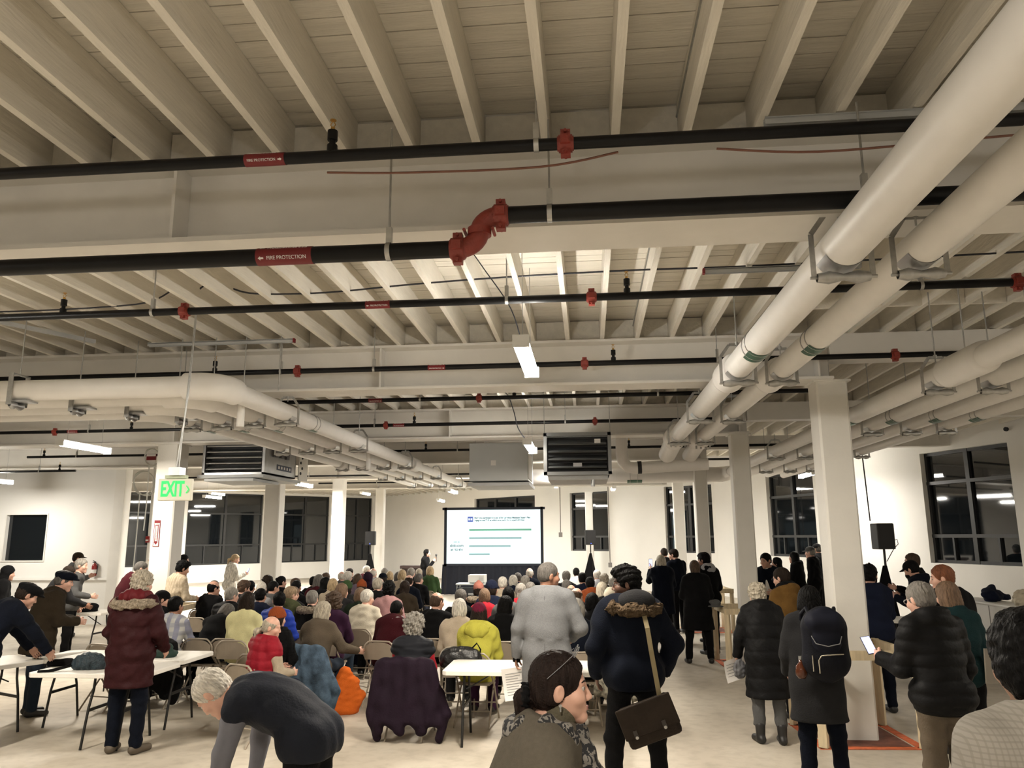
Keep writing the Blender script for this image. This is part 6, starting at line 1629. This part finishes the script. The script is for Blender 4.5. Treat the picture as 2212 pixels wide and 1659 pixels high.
# --- seated near people (own chairs)
def seated(label, loc, rz, H, fig, skin, hair, jacket, jm, trousers='char', chair_label=None, hat=None, h=.0145, hh=.008, hair_h=.008, seed=0, shoes=M_shoe):
    p = person(label, (loc[0], loc[1], 0), rz, H, fig, skin, hair, jacket, jm, trousers, shoes, 'people seated near the tables', h, hh, hair_h, hat, None, seed)
    chair((loc[0] + .02 * math.sin(rz), loc[1] - .02 * math.cos(rz)), rz, chair_label or ('folding chair under the ' + label)[:110])
    return p
sit = lambda **k: Fig(seat=True, **{**dict(lean=3, bend=3, arms=arms('lap', 'lap')), **k})
f = sit(head=(10, 2, 0), arms=arms('hold', 'table'))
p = seated('seated man in a pale blue checked shirt at the left tables', (-5.46, 9.98), -.05, 1.70, f, 'tan', ('short', 'black'), dict(t=.018, disp=folds(.006, 24, 2), name='shirt'), plaid('shirt_blue_check', (.50, .50, .48), (.26, .27, .36), (.30, .31, .38), 9.5, .5), 'black', 'folding chair under the man in the checked shirt')
draped('coat', (-5.46, 9.98), -.05, CL['black'], 'black coat hanging behind the man in the checked shirt', .62, .30, 6)
f = sit(lean=20, bend=9, head=(28, 30, 10), arms=arms('table', 'table'))
p = seated('seated woman with grey-brown hair hunched forward, charcoal jacket', (-6.02, 9.78), -.25, 1.68, f, 'pale', ('lob', 'lbrown'), dict(t=.03, disp=folds(.008, 20, 2)), 'char', 'black', 'folding chair behind the hunched woman, nearest the tables')
f = sit(head=(45, 10, 0))
p = seated('seated person in a black peaked cap behind the burgundy parka', (-6.2, 10.9), -.2, 1.72, f, 'pale', ('short', 'dark'), dict(t=.03), 'black', 'black', 'folding chair under the black peaked cap person', hat=('cap', 'black'))
f = sit(head=(58, 10, 0), lean=4, twist=10, arms=arms('lap', 'hold'), sh=1.1, build=1.06)
p = seated('balding man with a grey ponytail in a red quilted vest', (-3.52, 8.35), -.42, 1.60, f, 'pale', ('fringe', 'bgrey'), dict(t=.018, name='shirt'), 'tan', 'navy', 'folding chair under the man in the red vest')
link('vest', to_mesh('vest', f.jacket(.013, t=.034, hem=.09, vest=True, disp=puff(.095, .013, 3))), CL['puffer_red'], p)
o = link('ponytail', to_mesh('ponytail', sdf_mesh([cap((0, -.10, -.035), (0, -.155, -.065), .022, .034, .02), cap((0, -.155, -.065), (0, -.145, -.19), .036, .018, .02)], .006, disp=addd(folds(.004, 90, 3), folds(.002, 220, 4)))), HC['bgrey'], p); o.matrix_local = HM(f)
f = sit(head=(20, 6, 0), lean=4, build=1.1)
p = seated('seated person in a rust knitted hat and a shaggy black coat', (-3.72, 9.05), -.25, 1.62, f, 'pale', ('bob', 'dark'), dict(t=.05, disp=addd(folds(.007, 45, 3), folds(.005, 120, 5)), hem=.16, name='coat'), 'black', 'black', 'folding chair under the person in the rust hat', hat=('beanie', 'rust'))
f = sit(lean=4, bend=5, head=(14, 10, 0), arms={'L': ARM['lap'], 'R': ((.42, .35, -1), (.55, 1, -.25))}, fem=1)
p = seated('seated woman with messy blond hair in a taupe sweater', (-3.34, 9.55), -.1, 1.68, f, 'pale', ('lob', 'bgrey'), dict(t=.024, disp=folds(.008, 20, 9), name='sweater'), 'taupe', 'jean', 'folding chair with a denim jacket on its back')
draped('denim_jacket', (-3.34, 9.55), -.1, mat('denim_worn', (.075, .115, .165), .9, spec=.12, var=.6, scale=9, bump=.3, bscale=90), 'worn blue denim jacket hung on the taupe sweater woman chair', .62, .25, 3, lop=.08)
lump('coat', [cap((-.10, 0, .10), (.0, .02, .46), .13, .08, .08), cap((.05, 0, .08), (.10, -.02, .34), .12, .08, .08), cap((.1, 0, .1), (.2, .0, .2), .09, .06, .08)], CL['orange'], 'bundled orange jacket beside the denim jacket', 'coat', (-2.98, 9.62, .0), .4, .010, addd(folds(.006, 16, 6), folds(.004, 40, 2)))
f = sit(lean=10, bend=6, head=(10, 14, 0), arms=arms('hold', 'lap'))
p = seated('person in a burgundy sweater with pale scarf, legs crossed, aisle seat', (-2.62, 10.25), -.15, 1.66, f, 'dark', ('crop', 'black'), dict(t=.028, disp=folds(.007, 22, 4), name='sweater'), 'burg', 'black', 'folding chair under the burgundy sweater aisle seat')
link('scarf', to_mesh('scarf', sdf_mesh([cap(f.neck + v3(.10 * math.cos(a), -.01 + .09 * math.sin(a), .01), f.neck + v3(.10 * math.cos(a + .5), -.01 + .09 * math.sin(a + .5), .01), .035, .035, .02) for a in np.arange(0, 6.3, .5)], .009, disp=folds(.006, 50, 2))), CL['lgrey'], p)
f = sit(lean=1, bend=3, head=(4, 4, 0), sh=1.05, head_s=1.14)
p = seated('person with curly grey hair in a black quilted vest over red sleeves', (-1.95, 8.68), -.02, 1.54, f, 'pale', ('curly', 'grey'), dict(t=.018, name='sweater'), 'red', 'black', 'folding chair with a plum coat on its back', hair_h=.0055)
link('vest', to_mesh('vest', f.jacket(.013, t=.036, hem=.09, vest=True, disp=puff(.09, .013, 5))), mat('vest_black', (.014, .015, .019), .6, spec=.12, var=.12, scale=9), p)
draped('coat', (-1.95, 8.68), -.02, mat('coat_plum', (.013, .0065, .0135), .75, spec=.12, var=.2, scale=8, bump=.2, bscale=60), 'plum coat hung over the curly haired person chair', .68, .30, 8, lop=.05, h=.013)
f = sit(lean=3, bend=3, head=(-6, 4, 0), fem=1)
p = seated('person in a bright yellow jacket and a maroon knitted hat', (-1.32, 9.30), -.06, 1.66, f, 'pale', ('lob', 'dark'), dict(t=.034, hood=True, hem=.12, disp=folds(.010, 22, 6), name='rain_jacket'), 'yellow', 'purple', 'folding chair under the bright yellow jacket', hat=('beanie', 'maroon'))
link('hood', to_mesh('hood', sdf_mesh([ell(f.neck + f.TR @ v3(0, -.115, -.045), (.150, .060, .095), .04), cap(f.neck + f.TR @ v3(-.13, -.03, .0), f.neck + f.TR @ v3(.13, -.03, .0), .05, .05, .04)], .010, [cap(f.neck, f.hc, .065, .12, .02)], disp=folds(.006, 30, 3))), CL['yellow'], p)
# coats on other chairs
draped('coat', (-2.95, 12.35), -.1, CL['orange'], 'bright orange coat hung on a chair in the left block', .68, .22, 4, lop=.1)
draped('shawl', (.33, 9.62), -.2, mat('shawl_check', (.25, .23, .18), .9, var=.8, scale=25), 'checked scarf over a chair in the right block', .5, .2, 3, sleeves=False)
# empty chairs near the left tables
chair((-4.72, 10.35), -.1, 'empty tan folding chair nearest the red vest man')
chair((-5.0, 11.15), -.15, 'empty tan folding chair behind the other empty one')

# --- mid-distance standing people: label, x, y, rz, height, skin, hair, jacket style, colour, trousers, figure
ST = [
 ('woman with long black hair in a black coat at the left edge', -9.75, 12.35, -.9, 1.62, 'mid', ('scarfhead', CL['black']), dict(t=.03, coat=.6), 'black', 'black', dict(head=(0, 8, 0))),
 ('man in a navy coat and dark cap leaning over the left table', -6.14, 7.62, -.55, 1.72, 'mid', ('short', 'dark'), dict(t=.036, hem=.16), 'dnavy', 'black', dict(lean=14, bend=9, head=(10, 26, 0), arms={'L': ARM['reach'], 'R': ARM['reach']}), ('flatcap', 'black')),
 ('man in a dark brown coat and black flat cap by the left table', -6.72, 9.24, -.75, 1.70, 'pale', ('short', 'dgrey'), dict(t=.04, coat=.72), 'brown', 'jean', dict(lean=8, bend=5, head=(18, 14, 0), arms=arms('hold', 'hold')), ('flatcap', 'dnavy')),
 ('dark haired man in a charcoal jacket behind the brown coat', -8.7, 12.1, -.7, 1.68, 'tan', ('crop', 'dark'), dict(t=.03), 'char', 'black', dict(lean=10, bend=6, head=(10, 20, 0), arms=arms('table', 'table'))),
 ('grey haired man in a grey fleece facing right, far left', -9.0, 13.1, -1.15, 1.72, 'pale', ('short', 'grey'), dict(t=.026, hem=.14), 'grey', 'black', dict(lean=3, bend=3, head=(12, 4, 0), arms=arms('pocket', 'hold'))),
 ('person in a dark cap and grey jacket behind the grey fleece man', -11.3, 16.4, -1.0, 1.76, 'mid', ('short', 'dark'), dict(t=.03, hem=.14), 'grey', 'char', dict(head=(0, 8, 0), arms=arms('phone', 'down')), ('cap', 'brown')),
 ('grey haired man in a burgundy jacket beside the left column', -7.62, 12.35, -.75, 1.74, 'pale', ('crop', 'dgrey'), dict(t=.036, hem=.12), 'burg', 'black', dict(lean=12, bend=5, head=(14, 20, 0), arms=arms('hold', 'hold'))),
 ('bald man in dark clothes facing the burgundy jacket man', -8.75, 14.9, -.9, 1.66, 'pale', ('fringe', 'white'), dict(t=.03), 'black', 'black', dict(head=(-10, 16, 0))),
 ('man in a tan checked shirt with a bag near the left column', -6.9, 12.65, -.5, 1.69, 'mid', ('thick', 'black'), dict(t=.022, hem=.12, name='shirt'), plaid('shirt_tan_check', (.48, .40, .29), (.36, .29, .20), (.40, .33, .24), 22, .4), 'brown', dict(lean=4, bend=3, head=(20, 16, 0), arms=arms('hold', 'hold'))),
 ('woman in a black head covering by the left windows', -9.8, 18.2, -1.2, 1.66, 'mid', ('scarfhead', CL['black']), dict(t=.03, coat=.5), 'black', 'black', dict(head=(0, 5, 0))),
 ('blond woman with ponytail in a white patterned sweater', -8.9, 19.0, -.85, 1.66, 'pale', ('pony', 'blond'), dict(t=.036, hem=.16, name='sweater'), mat('knit_pattern', (.55, .52, .46), .9, var=.55, scale=16, stretch=(2.5, 2.5, .7)), 'black', dict(lean=1, head=(10, 14, 0), arms=arms('down', 'phone'))),
 ('presenter with dark hair, black jacket and red top holding a microphone', -5.18, 24.6, -1.45, 1.66, 'pale', ('long', 'black'), dict(t=.03, hem=.14), 'black', 'black', dict(head=(0, 0, 0), arms={'L': ARM['down'], 'R': ((.1, .5, -1), (-.2, .7, 1))})),
 ('woman with pale bobbed hair filming with her phone, black coat', 1.45, 16.2, .12, 1.66, 'pale', ('lob', 'bgrey'), dict(t=.034, coat=.55), 'dnavy', 'black', dict(head=(0, 2, 0), arms={'L': ARM['raise'], 'R': ARM['hold']})),
 ('short haired man in a dark suit behind the filming woman', 1.78, 18.9, .2, 1.76, 'pale', ('crop', 'dark'), dict(t=.024, hem=.18), 'black', 'black', dict(head=(0, 4, 0))),
 ('man in a dark navy suit right of the filming woman', 1.92, 17.7, .6, 1.76, 'pale', ('short', 'dark'), dict(t=.026, hem=.18), 'dnavy', 'black', dict(head=(-30, 10, 0), arms=arms('cross', 'cross'))),
 ('woman with long brown hair in a knee-length black coat', 1.78, 13.65, .05, 1.64, 'pale', ('long', 'brown'), dict(t=.036, coat=.55, flare=.02), 'black', 'black', dict(head=(0, 4, 0), arms=arms('hold', 'hold'), legs=WIDE)),
 ('man with a grey hood over a black jacket by the second column', 2.12, 14.62, .35, 1.73, 'tan', ('thick', 'black'), dict(t=.034, hem=.14, hood=True), 'black', 'black', dict(head=(-35, 6, 0), arms=arms('cross', 'hold'))),
 ('person in a dark jacket behind the grey hood man', 2.35, 16.3, .9, 1.66, 'mid', ('short', 'black'), dict(t=.03), 'black', 'jean', dict(head=(0, 8, 0), arms=arms('hold', 'hold'))),
 ('man in a dark suit and white shirt facing the camera', 3.15, 14.4, 2.6, 1.74, 'mid', ('short', 'black'), dict(t=.030, hem=.18), 'dnavy', 'black', dict(head=(20, 12, 0), arms=arms('hold', 'hold'))),
 ('woman with long dark hair in a pale patterned top', 3.72, 15.9, 1.3, 1.62, 'mid', ('long', 'black'), dict(t=.024, hem=.12), mat('top_pattern', (.22, .17, .16), .9, var=.7, scale=30), 'black', dict(head=(0, 6, 0))),
 ('woman in black with dark hair looking left by the window', 4.55, 17.9, 1.1, 1.68, 'pale', ('lob', 'black'), dict(t=.034, hem=.18, hood=True), 'black', 'black', dict(head=(6, 2, 0), arms=arms('cross', 'cross'))),
 ('man with grey hair and dark cap beside the nearest column', 5.1, 18.6, 1.0, 1.78, 'pale', ('short', 'grey'), dict(t=.03, hem=.16), 'black', 'black', dict(head=(0, 4, 0)), ('cap', 'grey')),
 ('tall man in a black cap half hidden behind the nearest column', 5.75, 20.4, .8, 1.82, 'pale', ('short', 'dgrey'), dict(t=.03, hem=.16), 'black', 'black', dict(head=(0, 4, 0)), ('cap', 'black')),
 ('dark haired man with glasses in a mustard jacket', 2.35, 9.75, .55, 1.67, 'pale', ('short', 'dark'), dict(t=.034, hem=.12, hood=True), 'mustard', 'black', dict(head=(-18, 12, 0), arms=arms('phone', 'hold'))),
 ('bearded man in a navy fleece behind the nearest column', 3.44, 10.1, .25, 1.68, 'mid', ('thick', 'black'), dict(t=.03, hem=.14, name='fleece'), 'navy', 'dnavy', dict(head=(38, 6, 0) if False else (40, 4, 0), arms=arms('hold', 'hold'))),
 ('bearded man in black in profile near the large right window', 5.03, 12.72, 1.3, 1.76, 'pale', ('short', 'brown'), dict(t=.03), 'black', 'black', dict(head=(0, 4, 0), arms=arms('hold', 'phone'))),
 ('person in a black cap and face mask looking at a phone', 4.6, 11.6, 1.0, 1.70, 'mid', ('short', 'black'), dict(t=.034, hood=True), 'dnavy', 'black', dict(head=(10, 24, 0), arms=arms('phone', 'phone')), ('cap', 'black')),
 ('red haired man in a black jacket at the right', 3.55, 8.25, .35, 1.75, 'pale', ('short', 'red'), dict(t=.034, hem=.2), 'black', 'black', dict(head=(-50, 8, 0), arms=arms('hold', 'down'), build=1.05)),
 ('woman with straight brown hair in a teal top at the right', 3.16, 7.32, .12, 1.64, 'pale', ('lob', 'lbrown'), dict(t=.026, hem=.16), 'teal', 'black', dict(head=(-12, 10, 0), arms=arms('hold', 'down'), fem=1)),
]
for i, r in enumerate(ST):
    lab, x, y, rz, H, sk, hr, jk, jm, tr_, fk = r[:11]; hat = r[11] if len(r) > 11 else None
    f = Fig(**{**dict(lean=1, bend=2.5), **fk})
    near = y < 11
    hr2 = hr
    p = person(lab, (x, y, 0), rz, H, f, sk, hr2, jk, jm, tr_, M_shoe, h=.0155 if near else .020, hh=.008 if near else .0115, hair_h=.009 if near else .012, hat=hat, seed=i)
    f._p = p
    if near or rz > .9: eyes(p, f)
    if 'glasses' in lab: glasses(p, f)
    hw = lambda n: wpos(f, p, f.wri[n] + f.hdir[n] * .10)
    if 'filming' in lab and 'behind' not in lab and 'right of' not in lab:
        q = hw('L'); phone((q.x, q.y + .02, q.z + .06), (0, 0, .1), 'phone held up by the woman filming')
    if 'patterned sweater' in lab:
        q = hw('R'); phone((q.x, q.y, q.z + .05), (-.3, .3, -.9), 'phone held by the blond woman by the windows')
    if 'face mask' in lab:
        q = hw('L'); phone((q.x, q.y - .02, q.z + .03), (-.6, 0, .8), 'phone held by the person in the black cap')
    if 'microphone' in lab:
        q = hw('R'); b = MB(); b.cyl((0, 0, -.10), (0, 0, .06), .014, .018, n=10); b.lathe([(.018, .06), (.03, .085), (.028, .115), (0, .13)], n=12)
        o = b.build('microphone', M_dark); o.location = (q.x + .03, q.y, q.z + .02); tag(o, 'black microphone in the presenter hand', 'microphone')
        link('top', to_mesh('top', sdf_mesh([cap(f.sp[2] + v3(0, .085, -.06), f.sp[3] + v3(0, .07, .04), .07, .06, .02)], .012)), CL['red'], p)
    if 'white shirt' in lab:
        link('shirt_front', to_mesh('shirt_front', sdf_mesh([cap(f.sp[1] + v3(0, .105, -.02), f.sp[4] + v3(0, .06, -.02), .055, .04, .02)], .010)), CL['white'], p)
    if 'grey hood' in lab:
        link('hood', to_mesh('hood', sdf_mesh([ell(f.neck + f.TR @ v3(0, -.08, -.01), (.14, .09, .10), .03)], .012, disp=folds(.006, 30, 3))), CL['lgrey'], p)
    if 'mustard' in lab:
        link('collar', to_mesh('collar', sdf_mesh([cap(f.neck + v3(-.03, -.02, -.0), f.neck + v3(.03, -.02, -.0), .12, .12, .03)], .012, [cap(f.neck, f.hc, .06, .11, .01)])), CL['black'], p)
    if 'face mask' in lab:
        o = link('face_mask', to_mesh('face_mask', sdf_mesh([ell((0, .06, -.06), (.062, .055, .05), .02)], .008)), CL['black'], p); o.matrix_local = HM(f)
    if 'bearded' in lab:
        o = link('beard', to_mesh('beard', sdf_mesh([ell((0, .045, -.085), (.064, .058, .05), .02), cap((-.07, .0, -.03), (-.05, .05, -.08), .014, .02, .02), cap((.07, .0, -.03), (.05, .05, -.08), .014, .02, .02)], .007, [ell((0, .11, -.045), (.03, .035, .028), .01)], disp=folds(.003, 120, 2))), HC['black' if 'navy' in lab else 'brown'], p); o.matrix_local = HM(f)
b = MB(); b.box((0, 0, 0), (.20, .012, .28)); o = b.build('folder', mat('folder_grey', (.20, .175, .14), .6)); o.location = (3.36, 7.20, .98); o.rotation_euler = (0, .08, .5); tag(o, 'grey brown folder held against the teal top', 'folder')
lump('jacket_bundle', [cap((-.2, 0, .06), (.2, .05, .08), .10, .09, .05), cap((.0, .02, .1), (.28, .06, .06), .08, .05, .05)], CL['black'], 'black jacket heaped on the far left table', 'coat', (-9.45, 14.0, .742), .3, .012, folds(.014, 28, 5))
lump('shopping_bag', [ell((0, 0, .18), (.17, .10, .19), .04)], mat('bag_black', (.015, .015, .016), .5), 'black bag on the floor by the left block of chairs', 'bag', (-2.35, 9.75, .0), .2, .012, folds(.01, 28, 3))
